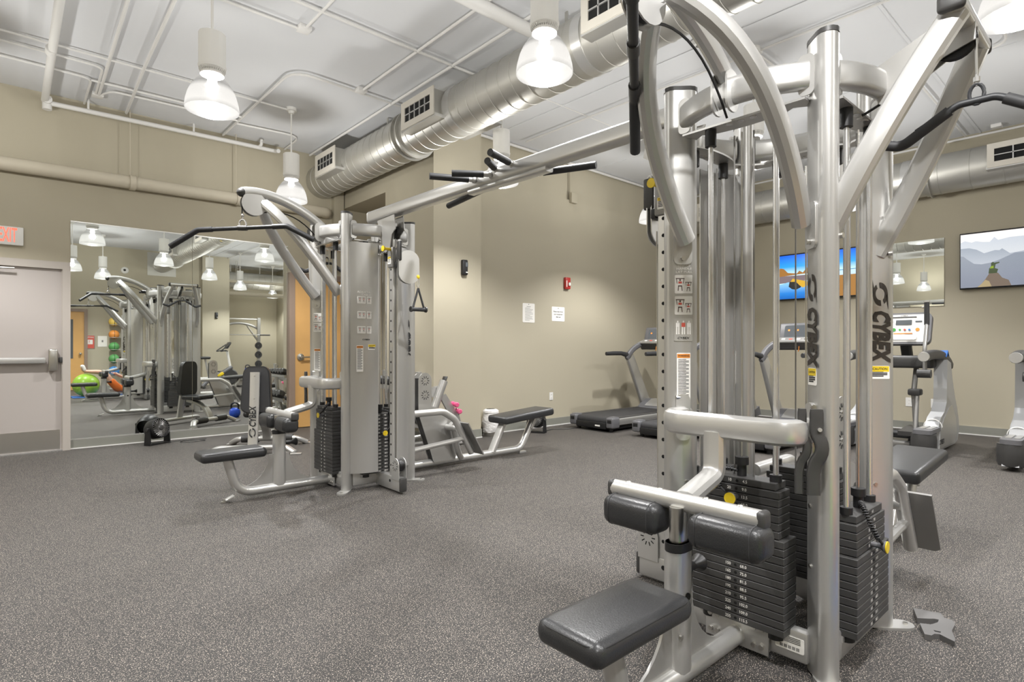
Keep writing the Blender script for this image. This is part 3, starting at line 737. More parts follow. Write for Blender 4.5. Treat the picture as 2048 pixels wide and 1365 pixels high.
def tower(cx, cy, sy, lbl):
    t = thing('cable_tower', (cx, cy, 0), lbl, 'weight machine', 'cable towers')
    f = lambda u, v, z: (cx + u, cy + sy * v, z)
    W = lambda u, v, z: Vector(f(u, v, z))
    wn = lambda a, b: Vector((a, sy * b, 0)).normalized()
    B = lambda: MB(f)
    S = 'silver'
    # ---- columns
    cols = {}
    for su in (-1, 1):
        for sv in (-1, 1):
            a = math.atan2(sv, su); pr = stad(.142, .074)
            pts = [(HC * su + x * math.cos(a) - y * math.sin(a), HC * sv + x * math.sin(a) + y * math.cos(a)) for x, y in pr]
            def ext(pts, z0, z1, nm, m, par, k=1.0):
                c0 = (HC * su, HC * sv); q = [(c0[0] + (p[0] - c0[0]) * k, c0[1] + (p[1] - c0[1]) * k) for p in pts]; n = len(q)
                return B().add([(x, y, z0) for x, y in q] + [(x, y, z1) for x, y in q], [tuple(range(n))[::-1], tuple(range(n, 2 * n))] + [(i, (i + 1) % n, n + (i + 1) % n, n + i) for i in range(n)]).build(nm, m, par)
            c = ext(pts, .008, 2.318, 'column', S, t); cols[(su, sv)] = c
            ext(pts, 2.318, 2.335, 'column_cap', 'dark_plastic', c, 1.03)
            fp = [(HC * su + .048 * su + x * math.cos(a) - y * math.sin(a), HC * sv + .048 * sv + x * math.sin(a) + y * math.cos(a)) for x, y in stad(.185, .085)]
            n = len(fp)
            fo = B().add([(x, y, 0) for x, y in fp] + [(x, y, .011) for x, y in fp], [tuple(range(n))[::-1], tuple(range(n, 2 * n))] + [(i, (i + 1) % n, n + (i + 1) % n, n + i) for i in range(n)]).build('foot_plate', 'silver_light', c)
            B().cyl((HC * su + .090 * su, HC * sv + .090 * sv, .010), (HC * su + .090 * su, HC * sv + .090 * sv, .018), .010, n=8).build('foot_bolt', 'steel', fo)
            # bolts on the flat faces
            mb = B()
            for z in (2.26, 2.13, .62, .40): 
                for s in (-1, 1):
                    o = (HC * su - .012 * su, HC * sv - .012 * sv, z); nx, ny = -math.sin(a) * s, math.cos(a) * s
                    mb.cyl((o[0] + nx * .036, o[1] + ny * .036, z), (o[0] + nx * .042, o[1] + ny * .042, z), .008, n=8)
            mb.build('column_bolts', 'steel' , c)
    # ---- base frame
    FACES = {'W': (-1, 0), 'S': (0, -1), 'E': (1, 0), 'N': (0, 1)}
    def fr(face):
        n = FACES[face]; r = (-n[1], n[0])
        return lambda a, b, z: (r[0] * a + n[0] * b, r[1] * a + n[1] * b, z)
    def FB(face):
        g = fr(face); return MB(lambda a, b, z: f(*g(a, b, z)))
    for fc in 'WSEN':
        b = FB(fc).cbox((0, .292, .09), (.50, .052, .115), bev=.010).build('base_beam', S, t)
        sd = FB(fc).cbox((-.13, .292, .125), (.11, .062, .06), bev=.006).cbox((.13, .292, .125), (.11, .062, .06), bev=.006)
        sd.build('beam_saddle', 'silver_light', b)
        # ring segment at the top
        path = [((.405) * math.sin(x), (.405) * math.cos(x), 2.195) for x in [math.radians(-38 + 76 * i / 14) for i in range(15)]]
        FB(fc).sweep(path, rrect(.058, .105, .026, 4)).build('top_ring', S, t)
        # flat plate that carries the rods: straight outside, curved inside
        inner = [(.23 * math.sin(x), .13 + .10 * (1 - math.cos(x)) * 0 + .14 * (1 - math.cos(x)), 0) for x in [math.radians(-75 + 150 * i / 10) for i in range(11)]]
        out = [(-.25, .345), (.25, .345)]
        poly = [(p[0], p[1]) for p in inner] + [(.25, .345), (-.25, .345)]
        poly = [(-.25, .345), (-.25, .25)] + [(.19 * math.sin(x), .30 - .05 * math.cos(x) ) for x in [math.radians(-80 + 160 * i / 8) for i in range(9)]] + [(.25, .25), (.25, .345)]
        n = len(poly)
        pl = FB(fc).add([(x, y, 2.105) for x, y in poly] + [(x, y, 2.113) for x, y in poly], [tuple(range(n))[::-1], tuple(range(n, 2 * n))] + [(i, (i + 1) % n, n + (i + 1) % n, n + i) for i in range(n)]).build('rod_plate', 'silver_light', t, 30)
        for a in (-.235, .235):
            FB(fc).prism(rrect(.055, .15, .02), (a * 1.06, .330, 2.195), (.8 if a > 0 else -.8, -.6, 0) if False else (1, 0, 0), (0, 0, 1), .008).build('ring_bracket', 'silver_light', pl)
        for a in (-.05, .0, .05): FB(fc).cyl((a, .325, 2.102), (a, .325, 2.105), .014, n=12).build('plate_hole', 'chrome', pl)
        # rods, sleeves, cable
        for a in (-.134, .134):
            FB(fc).cyl((a, .318, .14), (a, .318, 2.105), .0105, n=12).build('guide_rod', 'chrome', t)
            FB(fc).cyl((a, .318, 2.035), (a, .318, 2.105), .023, n=18).build('rod_sleeve', 'black_plastic', t)
    # ---- weight stacks
    def stack(fc, count, upper, pin, nums):
        pitch = .0298; z0 = .125
        hole = FB(fc)
        for i in range(count):
            k = count - 1 - i                       # 0 = the top plate
            hw, d0, d1 = (.150, .268, .358) if k == 0 else ((.165, .266, .364) if k < upper else (.187, .262, .372))
            z = z0 + i * pitch
            p = FB(fc).cbox((0, (d0 + d1) / 2, z + pitch / 2), (hw * 2, d1 - d0, pitch - .0022), bev=.0022, seg=1).build('weight_plate', 'iron', t, 30)
            if nums:
                n = FACES[fc]; nw = wn(*n); rw = Vector((0, 0, 1)).cross(nw); c = W(*fr(fc)(0, d1, z + pitch / 2))
                mb = MB(); src = text_mesh(str(LBS[k]), .012); s2 = text_mesh(KGS[k], .012)
                for (m_, off, sz) in ((src, -.030, .0165), (s2, .032, .0165)):
                    mb.add([c + nw * .0008 + rw * (off + v.co.x * sz * .95) + Vector((0, 0, v.co.y * sz)) for v in m_.vertices], [tuple(q.vertices) for q in m_.polygons])
                tag(mb.build('weight_numbers', 'paper', p, 0), kind='stuff')
                MB().cyl(c - nw * .002, c + nw * .0009, .0058, n=10).build('pin_hole', 'black_hole', p)
        zt = z0 + count * pitch
        FB(fc).cyl((0, .318, zt - .001), (0, .318, zt + .055), .018, n=14).cyl((0, .318, zt + .045), (0, .318, zt + .075), .026, n=14).build('selector_stem', 'black_plastic', t)
        FB(fc).cyl((0, .318, zt + .07), (0, .318, 2.06), .0038, n=6).build('lift_cable', 'steel', t)
        for a in (-.05, .05): FB(fc).cyl((a * .8, .30, .35), (a * .8, .30, 2.06), .0035, n=6).build('return_cable', 'silver_dark', t)
        for a in (-.134, .134): FB(fc).cyl((a, .318, zt - .002), (a, .318, zt + .025), .022, n=14).build('rod_collar', 'black_plastic', t)
        for a in (-.134, .134): FB(fc).cyl((a, .318, .095), (a, .318, .126), .03, n=14).build('bumper', 'black_plastic', t)
        # pin with yellow head, on a coiled cord
        zp = z0 + (count - pin) * pitch - pitch / 2
        pn = FB(fc).cyl((0, .358, zp), (0, .405, zp), .010, n=10).lathe([(.010, 0), (.013, .012), (.023, .024), (.023, .03)], (0, .385, zp), (0, 1, 0), 16).build('selector_pin', 'grey_plastic', t)
        FB(fc).cyl((0, .412, zp), (0, .419, zp), .0225, n=20).build('pin_head', 'yellow', pn)
        path = bez((-.012, .33, zt + .02), (-.10, .36, zt + .05), (-.10, .40, zp + .06), (-.006, .405, zp + .01), 60)
        FB(fc).tube(path, .0055, 6).build('cord', 'black_plastic', pn)
        coil = []
        for i in range(len(path) * 6):
            s = i / 6; j = min(int(s), len(path) - 2); q = path[j].lerp(path[j + 1], s - j); tt = (path[j + 1] - path[j]).normalized()
            s1 = tt.orthogonal().normalized(); s2_ = tt.cross(s1); an = 2 * PI * s / 2.6
            coil.append(q + (s1 * math.cos(an) + s2_ * math.sin(an)) * .0085)
        FB(fc).tube(coil[:300], .0022, 4).build('coil', 'rubber', pn)
    stack('W', 19, 7, 2, True)
    stack('S', 15, 5, 4, sy > 0)
    stack('E', 17, 6, 6, False)
    stack('N', 17, 6, 5, sy < 0)
    # ---- pulldown boom (towards -u)
    bm = B().sweep(bez((-1.045, .02, 2.425), (-.90, .02, 2.475), (-.62, .02, 2.42), (-.385, .02, 2.24), 14), stad(.078, .056, 5), up=(0, 1, 0)).build('boom', S, t)
    B().ball((-1.045, .02, 2.425), .036, n=14, m=8).build('boom_cap', 'dark_plastic', bm)
    for s in (-1, 1):
        lp_ = []
        for i in range(21):          # straight seen from the side, bowed outwards seen from the front
            q = i / 20; v_ = .235 + .075 * q - .16 * q * q - .125 * q ** 5
            lp_.append((-.335 - .545 * q, s * v_ - .03 * q + .02 * q ** 4, 1.655 + .72 * q))
        lg = B().sweep(lp_, stad(.086, .064, 5), up=(0, 1, 0)).build('boom_leg', S, t)
        B().prism(rrect(.078, .17, .022), (-.321, s * .263, 1.645), (1 * .707, -s * .707, 0), (0, 0, 1), .010).build('leg_bracket', 'silver_light', lg)
        B().cyl((-.321, s * .263, 1.585), (-.334, s * .250, 1.585), .010, n=8).build('bracket_bolt', 'steel', lg)
        B().prism([(.095 * math.cos(2 * PI * i / 20), .095 * math.sin(2 * PI * i / 20)) for i in range(20)], (-.955, s * .022 + .02, 2.345), (1, 0, 0), (0, 0, 1), .006).build('pulley_cover', 'silver_light', t)
        B().prism(rrect(.09, .16, .04), (-.42, s * .03 + .02, 2.19), (1, 0, 0), (0, 0, 1), .008).build('boom_plate', 'silver_light', t)
    B().lathe([(.02, -.012), (.078, -.012), (.070, 0), (.078, .012), (.02, .012)], (-.955, .02, 2.345), (0, 1, 0), 24).build('pulley', 'black_plastic', t)
    B().tube(arc([(-1.033, 0, 2.37), (-1.035, 0, 2.23)], .02), .005, 8).build('lat_cable', 'black_plastic', t)
    B().tube(bez((-.88, .02, 2.29), (-.72, .02, 2.34), (-.55, .02, 2.30), (-.40, .02, 2.10), 10), .005, 6).build('lat_cable', 'black_plastic', t)
    # ---- grab loop, stem and thigh rollers
    lp = B().sweep(arc([(-.28, .262, .90), (-.475, .262, .90), (-.475, -.262, .90), (-.28, -.262, .90)], .11, 8), stad(.096, .056, 5)[::1] and [(y, x) for x, y in stad(.096, .056, 5)]).build('grab_loop', 'silver_light', t)
    for s in (-1, 1): B().prism(rrect(.06, .20, .025), (-.322, s * .262, .90), (.707, -s * .707, 0), (0, 0, 1), .016).build('loop_bracket', 'silver_light', lp)
    for s in (-1, 1): B().cyl((-.325, s * .268, .985), (-.345, s * .282, .985), .010, n=8).build('bracket_bolt', 'steel', lp)
    B().sweep(arc([(-.478, .03, .88), (-.478, .03, .715), (-.70, .02, .66)], .06, 8), stad(.064, .086, 5) if False else [(y, x) for x, y in stad(.086, .062, 5)], up=(0, 1, 0)).build('stem', 'silver_light', t)
    rb = B().sweep([(-.735, -.275, .657), (-.735, .31, .657)], rrect(.058, .062, .026, 4)).build('roller_bar', 'silver_light', t)
    for s in (-.275, .31): B().cbox((-.735, s, .657), (.060, .03, .064), bev=.026, seg=3).build('end_cap', 'dark_plastic', rb)
    for v in (-.20, -.08, .10, .24): B().lathe([(.001, .006), (.008, .005), (.012, 0)], (-.735, v, .687), (0, 0, 1), 10).build('bolt_head', 'steel', rb)
    for a, b in ((-.305, -.045), (.068, .312)):
        p = B().cbox((-.758, (a + b) / 2, .588), (.122, b - a, .112), bev=.036, seg=4).build('thigh_pad', 'vinyl', t)
        for e in (a + .037, b - .037):
            B().sweep([(-.758 + x, e, .588 + z) for x, z in rrect(.121, .111, .036, 5)], [(.0025 * math.cos(2 * PI * i / 5), .0025 * math.sin(2 * PI * i / 5)) for i in range(5)], up=(0, 1, 0), closed=True).build('pad_seam', 'rubber', p)
    # ---- seat post, seat and floor tube
    pr = stad(.105, .068)
    n = len(pr)
    po = B().add([(-.752 + x, .015 + y, .05) for x, y in pr] + [(-.752 + x, .015 + y, .525) for x, y in pr], [tuple(range(n))[::-1], tuple(range(n, 2 * n))] + [(i, (i + 1) % n, n + (i + 1) % n, n + i) for i in range(n)]).build('roller_post', 'silver_light', t)
    ip = [(-.752 + x * .72, .015 + y * .74) for x, y in pr]
    B().add([(x, y, .50) for x, y in ip] + [(x, y, .645) for x, y in ip], [tuple(range(n))[::-1], tuple(range(n, 2 * n))] + [(i, (i + 1) % n, n + (i + 1) % n, n + i) for i in range(n)]).build('inner_post', 'steel', po)
    q = [(-.752 + x * 1.06, .015 + y * 1.08) for x, y in pr]
    B().add([(x, y, .495) for x, y in q] + [(x, y, .525) for x, y in q], [tuple(range(n))[::-1], tuple(range(n, 2 * n))] + [(i, (i + 1) % n, n + (i + 1) % n, n + i) for i in range(n)]).build('post_collar', 'black_plastic', po)
    B().cyl((-.70, .015, .415), (-.66, .015, .415), .016).lathe([(.012, 0), (.018, .02), (.032, .045), (.030, .052), (.001, .054)], (-.66, .015, .415), (1, 0, 0), 16).build('pull_pin', 'black_plastic', po)
    B().cyl((-.752, -.024, .34), (-.752, -.018, .34), .013).build('post_hole', 'black_hole', po)
    B().cyl((-.79, -.022, .21), (-.79, -.014, .21), .009).build('post_bolt', 'steel', po)
    for s in (-1, 1):   # curved web plates either side of the post
        pts = [(0, 0), (0, .25)] + [(s * (.05 + .24 * (1 - math.cos(x))) * 1.0, .25 - .24 * math.sin(x)) for x in [PI / 2 * i / 8 for i in range(9)]] + [(s * .29, 0)]
        B().prism(pts, (-.752 + s * .03, .015, .085), (1, 0, 0), (0, 0, 1), .010).build('web_plate', S, po)
    jt = B().tube(arc([(-.33, .015, .060), (-1.07, .015, .060), (-1.15, .015, .345)], .16, 10), .037, 16).build('floor_tube', 'silver_light', t)
    B().cbox((-.335, .015, .085), (.012, .26, .13), bev=.004).build('tube_flange', 'silver_light', jt)
    for v in (-.09, -.06, .09, .12):
        for z in (.05, .115): B().cyl((-.341, v, z), (-.352, v, z), .010, n=8).build('flange_bolt', 'steel', jt)
    B().cbox((-1.13, .015, .030), (.07, .05, .016), (0, -.4, 0), bev=.004).build('foot_bracket', 'silver_light', jt)
    B().cyl((-1.17, .015, .0), (-1.17, .015, .012), .022).cyl((-1.17, .015, .01), (-1.17, .015, .03), .008).build('levelling_foot', 'steel', jt)
    st = B().cbox((-1.115, .0, .372), (.48, .245, .078), bev=.034, seg=5).build('seat', 'vinyl', t)
    B().sweep([(-1.115 + x, y, .398) for x, y in rrect(.470, .235, .05, 6)], [(.0016 * math.cos(2 * PI * i / 5), .0016 * math.sin(2 * PI * i / 5)) for i in range(5)], closed=True).build('seat_seam', 'black_plastic', st)
    # ---- pushdown arms (towards -v)
    for s in (-1, 1):
        ap_ = []
        for i in range(17):
            q = i / 16; ap_.append((s * (.285 + .05 * q - .17 * q * q), -.295 - .36 * q, 1.60 + .71 * q))
        am = B().sweep(ap_, stad(.088, .060, 5), up=(1, 0, 0)).build('pushdown_arm', 'silver_light', t)
        B().prism(rrect(.05, .16, .02), (s * .285, -.325, 1.68), (s * .707, .707, 0), (0, 0, 1), .016).build('arm_bracket', 'silver_light', am)
        B().cyl((s * .290, -.345, 1.60), (s * .292, -.36, 1.60), .010, n=8).build('bracket_bolt', 'steel', am)
    ct = B().sweep([(-.215, -.655, 2.325), (.215, -.655, 2.325)], rrect(.075, .060, .026, 4)).build('arm_crossbar', 'silver_light', t)
    for s in (-1, 1): B().cbox((s * .220, -.655, 2.325), (.03, .078, .062), bev=.026, seg=3).build('end_cap', 'dark_plastic', ct)
    for s in (-1, 1):
        B().prism([(-.40, 2.12), (-.42, 2.11), (-.60, 2.22), (-.69, 2.25), (-.69, 2.32), (-.62, 2.36), (-.40, 2.26)], (s * .022 - .03, 0, 0), (0, 1, 0), (0, 0, 1), .007).build('pulley_plate', 'silver_light', t)
    B().lathe([(.02, -.012), (.062, -.012), (.055, 0), (.062, .012), (.02, .012)], (-.03, -.63, 2.27), (1, 0, 0), 24).build('pulley', 'black_plastic', t)
    B().tube([(-.03, -.688, 2.26), (-.03, -.69, 2.13)], .0045, 8).build('pushdown_cable', 'steel', t)
    B().tube(bez((-.03, -.58, 2.22), (-.03, -.50, 2.17), (-.03, -.42, 2.13), (-.03, -.34, 2.10), 8), .005, 6).build('pushdown_cable', 'black_plastic', t)
    # ---- hook holders for attachments on a column
    for k in range(2):
        path = []
        for i in range(21):
            q = i / 20; z = .985 - .30 * q; w = .016 * math.sin(PI * max(0, min(1, (q - .28) / .34))) - .010 * max(0, min(1, (q - .55) / .2))
            path.append((-.412 + k * .014 + w * .3, -.266 - k * .043 - w, z))
        hk = B().sweep(path, rrect(.044 if k else .028, .020, .006, 3), up=(-.8, -.6, 0), scale=[.9 if i < 1 else 1.0 for i in range(21)]).build('attachment_hook', 'dark_plastic', t)
        B().cyl((-.405 + k * .014, -.270 - k * .043, .915), (-.421 + k * .014, -.281 - k * .043, .915), .007, n=10).build('hook_hole', 'silver_light', hk)
    # ---- rowing station (towards +u)
    rl = B().tube(arc([(.30, 0, .052), (1.96, 0, .052), (2.17, 0, .40)], .16, 10), .038, 16).build('row_rail', 'silver_light', t)
    B().cbox((1.98, 0, .012), (.10, .05, .024), bev=.004).build('rail_foot', 'silver_light', rl)
    B().sweep([(1.53, 0, .06), (1.70, 0, .375)], rrect(.045, .095, .012, 3), up=(0, 1, 0)).build('seat_strut', 'silver_light', t)
    B().sweep([(2.10, 0, .27), (2.18, 0, .42)], rrect(.045, .095, .012, 3), up=(0, 1, 0)).build('seat_strut', 'silver_light', t)
    rs = B().cbox((1.98, 0, .432), (.76, .32, .085), (0, -.07, 0), bev=.030, seg=4).build('row_seat', 'vinyl', t)
    B().sweep([(1.98 + x * math.cos(.07), y, .460 + x * math.sin(.07)) for x, y in rrect(.740, .300, .05, 6)], [(.0016 * math.cos(2 * PI * i / 5), .0016 * math.sin(2 * PI * i / 5)) for i in range(5)], closed=True).build('seat_seam', 'black_plastic', rs)
    for s in (-1, 1):
        pts = [(.57, .56), (.57, .88)] + [(.645 - .075 * math.cos(x), .88 + .075 * math.sin(x)) for x in [PI * i / 10 for i in range(1, 10)]] + [(.72, .88), (.72, .62), (.93, .56), (1.05, .30), (1.01, .06), (.75, .06)]
        sh = B().prism(pts, (0, s * .045, 0), (1, 0, 0), (0, 0, 1), .006).build('row_shield', S, t)
        for z in (.875, .735):
            for k in range(10):
                an = 2 * PI * k / 10
                B().prism(rrect(.022, .006, .002), (.645 + .036 * math.cos(an), s * .0495, z + .036 * math.sin(an)), (math.cos(an), 0, math.sin(an)), (-math.sin(an), 0, math.cos(an)), .001).build('vent_slot', 'black_hole', sh, 0)
            B().cyl((.645, s * .048, z), (.645, s * .053, z), .008, n=8).build('shield_bolt', 'steel', sh)
    pts = [(.575, .56), (.575, .90), (.715, .90), (.715, .62), (.92, .56), (1.03, .30), (.995, .065), (.755, .065)]
    B().prism(pts, (0, 0, 0), (1, 0, 0), (0, 0, 1), .080).build('shield_core', 'dark_plastic', t)
    for s in (-1, 1):
        B().tube(arc([(.30, s * .24, .585), (.72, s * .24, .585), (.86, s * .24, .50), (1.07, s * .24, .145)], .14, 8), .033, 14).build('foot_bar', 'silver_light', t)
        B().prism([(-.19, -.085), (.17, -.085), (.19, -.06), (.19, .085), (-.19, .085)], (1.035, s * .275, .30), (.51, 0, -.86), (0, 1, 0), .012).build('foot_plate', 'silver_dark', t)
        B().tube([(.30, s * .24, .24), (.98, s * .24, .30)], .024, 10).build('foot_bar_brace', 'silver_light', t)
    B().tube([(.90, -.24, .40), (.90, .24, .40)], .030, 12).build('foot_bar_tie', 'silver_light', t)
    B().tube(bez((.92, .10, .44), (1.0, .1, .36), (.95, .1, .2), (1.05, .1, .07), 10), .03, 12).build('row_lever', S, t)
    B().tube([(.60, 0, .90), (.75, .0, .60), (.80, 0, .55)], .005, 6).build('row_cable', 'black_plastic', t)
    # ---- adjustable pulley column (towards +v)
    ra = B().cbox((0, .56, 1.18), (.050, .056, 2.13), bev=.004, seg=1).build('rail', 'silver_light', t)
    B().box(-.008, .008, .585, .5895, .15, 2.2).build('rail_slot', 'silver_dark', ra, 0)
    hs = B()
    for i in range(23):
        for s in (-1, 1): hs.cyl((s * .0245, .555, .22 + i * .086), (s * .0256, .555, .22 + i * .086), .0095, n=10)
    hs = hs.build('rail_holes', 'black_hole', ra); hs['kind'] = 'stuff'
    fb = B().cbox((0, .50, .075), (.062, .40, .115), bev=.008).build('foot_beam', S, t)
    B().cbox((0, .705, .075), (.064, .03, .117), bev=.012).build('end_cap', 'dark_plastic', fb)
    B().cyl((-.032, .55, .09), (-.033, .55, .09), .012).build('beam_hole', 'black_hole', fb)
    for s in (-1, 1):
        ph = B().prism([(.06 * math.cos(x), .10 + .06 * math.sin(x)) for x in [PI * i / 10 for i in range(11)]] + [(-.06, -.02), (.06, -.02)], (s * .034, .64, .13), (0, 1, 0), (0, 0, 1), .005).build('floor_pulley_plate', 'silver_light', t)
        for k in range(10):
            an = 2 * PI * k / 10
            B().prism(rrect(.020, .005, .002), (s * .0370, .64 + .034 * math.cos(an), .225 + .034 * math.sin(an)), (0, math.cos(an), math.sin(an)), (0, -math.sin(an), math.cos(an)), .001).build('vent_slot', 'black_hole', ph, 0)
    B().lathe([(.01, -.02), (.05, -.02), (.044, 0), (.05, .02), (.01, .02)], (0, .64, .225), (1, 0, 0), 20).build('floor_pulley', 'black_plastic', t)
    for s in (-1, 1):
        B().prism([(-.14, .09), (.14, .10), (.16, -.02), (.10, -.06), (.07, -.17), (.0, -.20), (-.05, -.16), (-.10, -.02)], (s * .042, .50, 2.20), (0, 1, 0), (0, 0, 1), .007).build('head_plate', S, t)
    B().lathe([(.01, -.014), (.058, -.014), (.050, 0), (.058, .014), (.01, .014)], (0, .58, 2.16), (1, 0, 0), 20).build('head_pulley', 'black_plastic', t)
    B().cbox((0, .42, 2.21), (.05, .12, .10), bev=.01).build('head_block', S, t)
    # carriage on the rail
    ca = B().cbox((0, .56, 1.955), (.078, .084, .17), bev=.010).build('carriage', 'silver_dark', t)
    B().cbox((-.005, .655, 2.00), (.020, .060, .165), bev=.012).build('paddle', 'dark_plastic', ca)
    B().tube(arc([(0, .60, 2.03), (0, .655, 2.10), (0, .66, 2.05)], .03), .010, 8).build('paddle_arm', 'silver_light', ca)
    B().cyl((-.04, .57, 2.02), (-.085, .57, 2.02), .012).lathe([(.012, 0), (.024, .02), (.024, .026), (.001, .028)], (-.085, .57, 2.02), (-1, 0, 0), 18).build('pull_knob', 'yellow', ca)
    warning(ca, W(-.0400, .555, 1.93), (-1, 0, 0), .05, .06, 'yellow', 'CAUTION', .25, 5)
    eg = [(.10 * math.cos(x) * (1.0), (.055 if math.sin(x) > 0 else -.055) + .085 * math.sin(x)) for x in [2 * PI * i / 28 for i in range(28)]]
    for s in (0, 1): B().prism(eg, (.085, .635 + s * .026, 1.875), (1, 0, 0), (0, 0, 1), .006).build('swivel_plate', 'silver_light', ca)
    B().lathe([(.01, -.009), (.07, -.009), (.062, 0), (.07, .009), (.01, .009)], (.09, .648, 1.90), (0, 1, 0), 24).build('swivel_pulley', 'black_plastic', ca)
    B().cbox((.015, .62, 1.89), (.07, .03, .05), bev=.004).build('swivel_block', 'black_plastic', ca)
    B().tube([(0, .60, .28), (0, .61, 1.80)], .004, 6).build('column_cable', 'steel', t)
    B().tube([(.02, .60, 2.1), (.02, .61, 1.96)], .004, 6).build('column_cable', 'black_plastic', t)
    # two halves of the curved stack cover
    for s in (-1, 1):
        o = [(s * (.062 + .225 * i / 8), .405 - .075 * (i / 8) ** 2.2) for i in range(9)]
        i2 = [(x, y - .006) for x, y in o][::-1]; q = o + i2; n = len(q)
        cv = B().add([(x, y, .145) for x, y in q] + [(x, y, 2.085) for x, y in q], [tuple(range(n))[::-1], tuple(range(n, 2 * n))] + [(i, (i + 1) % n, n + (i + 1) % n, n + i) for i in range(n)]).build('stack_cover', S, t)
    return t, f, wn, cols

tA, fA, wA, colA = tower(2.52, 1.085, 1, 'nearest large silver cable tower with four weight stacks and black seats')
tB, fB, wB, colB = tower(2.46, 4.79, -1, 'silver cable tower standing farther back, near the large mirrors')

# lettering and labels on the nearest tower
def on_col(f, wn, su, sv, nu, nv, z, off=.0375, shift=0.0):
    a = f(su * HC, sv * HC, z); n = wn(nu, nv); r = Vector((0, 0, 1)).cross(n)
    return Vector(a) + n * off + r * shift, n
c, n = on_col(fA, wA, -1, -1, -1, 1, 1.418); logo(colA[(-1, -1)], c, n, .064)
c, n = on_col(fA, wA, 1, -1, -1, -1, 1.428, shift=.002); logo(colA[(1, -1)], c, n, .064)
c, n = on_col(fA, wA, -1, -1, -1, 1, 1.095); warning(colA[(-1, -1)], c, n, .062, .062, 'yellow', 'CAUTION', .42, 4)
c, n = on_col(fA, wA, 1, -1, -1, -1, 1.095); warning(colA[(1, -1)], c, n, .080, .055, 'yellow', 'CAUTION', .42, 4)
cc = colA[(-1, 1)]
for k, s in enumerate(('SINGLE', 'HANDLE', 'LAT PULL')):
    c, n = on_col(fA, wA, -1, 1, -1, -1, 1.556 - k * .0140, shift=.006); lettering('lettering', s, c, Vector((0, 0, 1)).cross(n), n, .0135, 'paper', cc, bold=.012, sx=1.25)
for z in (1.475, 1.383):
    c, n = on_col(fA, wA, -1, 1, -1, -1, z, .0385, .004); placard(cc, c, n, .075, .080, [(-.20, .0, .062), (.27, -.12, .045)])
c, n = on_col(fA, wA, -1, 1, -1, -1, 1.278, .0385, .003); p = MB().prism(rrect(.078, .098, .004), c, Vector((0, 0, 1)).cross(n), (0, 0, 1), .002).build('muscle_label', 'silver_light', cc, 0)
r = Vector((0, 0, 1)).cross(n); mb = MB(); mr = MB()
for i, x in enumerate((-.024, 0, .024)):
    o = c + n * .0015 + r * x + Vector((0, 0, .012))
    for (x0, x1, z0, z1, w) in ((-.008, .008, .0, .018, 0), (-.007, -.002, -.032, 0, 0), (.002, .007, -.032, 0, 0), (-.003, .003, .019, .027, 0)):
        (mr if i == 1 and z0 == 0 else mb).add([o + r * x0 + Vector((0, 0, z0)), o + r * x1 + Vector((0, 0, z0)), o + r * x1 + Vector((0, 0, z1)), o + r * x0 + Vector((0, 0, z1))], [(0, 1, 2, 3)])
mb.build('body_figures', 'paper', p, 0); mr.build('back_figure', 'red_print', p, 0)
lettering('lettering', 'CYBEX', c + n * .001 + Vector((0, 0, -.036)), r, n, .013, 'ink', p, bold=.02, sx=1.25, shear=.2)
c, n = on_col(fA, wA, -1, 1, -1, -1, 1.075, .0385, .004); warning(cc, c, n, .058, .205, 'orange_print', 'WARNING', .085, 30)
c, n = on_col(fA, wA, 1, 1, -1, 1, 1.10, .0385, -.02); warning(colA[(1, 1)], c, n, .030, .17, 'orange_print', 'WARNING', .085, 20)
warning(tA, Vector(fA(-.77, -.0205, .30)), (0, -1, 0), .035, .07, 'yellow', 'CAUTION', .3, 5)
q = MB().prism(rrect(.105, .055, .006), (fA(-.3195, -.185, .095)), (0, -1, 0), (0, 0, 1), .002).build('serial_label', 'paper', tA, 0)
mb = MB()
for i in range(26):
    if (i * 7) % 5 != 0: mb.box(2.52 - .3212, 2.52 - .3206, 1.085 - .185 + .038 - i * .0030 - .0016, 1.085 - .185 + .038 - i * .0030, .074, .086)
for k in range(4): mb.box(2.52 - .3212, 2.52 - .3206, .86, .94, .098 + k * .006, .1005 + k * .006)
mb.build('barcode', 'ink', q, 0)
# lettering and labels on the farther tower
c, n = on_col(fB, wB, 1, 1, -1, 1, 1.42); logo(colB[(1, 1)], c, n, .064, 'ink')
cc = colB[(-1, -1)]
for z in (1.475, 1.385):
    c, n = on_col(fB, wB, -1, -1, -1, 1, z, .0385, .012); placard(cc, c, n, .075, .080, [(-.20, .0, .062), (.27, -.12, .045)])
c, n = on_col(fB, wB, -1, -1, -1, 1, 1.09, .0385, .010); warning(cc, c, n, .058, .205, 'orange_print', 'WARNING', .085, 24)
for k, s in enumerate(('ADJUSTABLE', 'CABLE')): lettering('lettering', s, Vector(fB(-.17, .398, 1.665 - k * .022)), (1, 0, 0), (0, -1, 0), .022, 'paper', tB, bold=.01, sx=1.3)
for z in (1.60, 1.475, 1.35):
    for x in (-.212, -.128): placard(tB, Vector(fB(x, .3995, z)), (0, -1, 0), .075, .060, [(-.22, 0, .045), (.25, 0, .045)])
lettering('lettering', 'CYBEX', Vector(fB(-.17, .398, 1.268)), (1, 0, 0), (0, -1, 0), .018, 'ink', tB, bold=.02, sx=1.25)
warning(tB, Vector(fB(-.225, .3935, 1.11)), (0, -1, 0), .06, .22, 'orange_print', 'WARNING', .085, 24)
warning(tB, Vector(fB(-.120, .4030, 1.205)), (0, -1, 0), .07, .045, 'yellow', 'CAUTION', .42, 3)

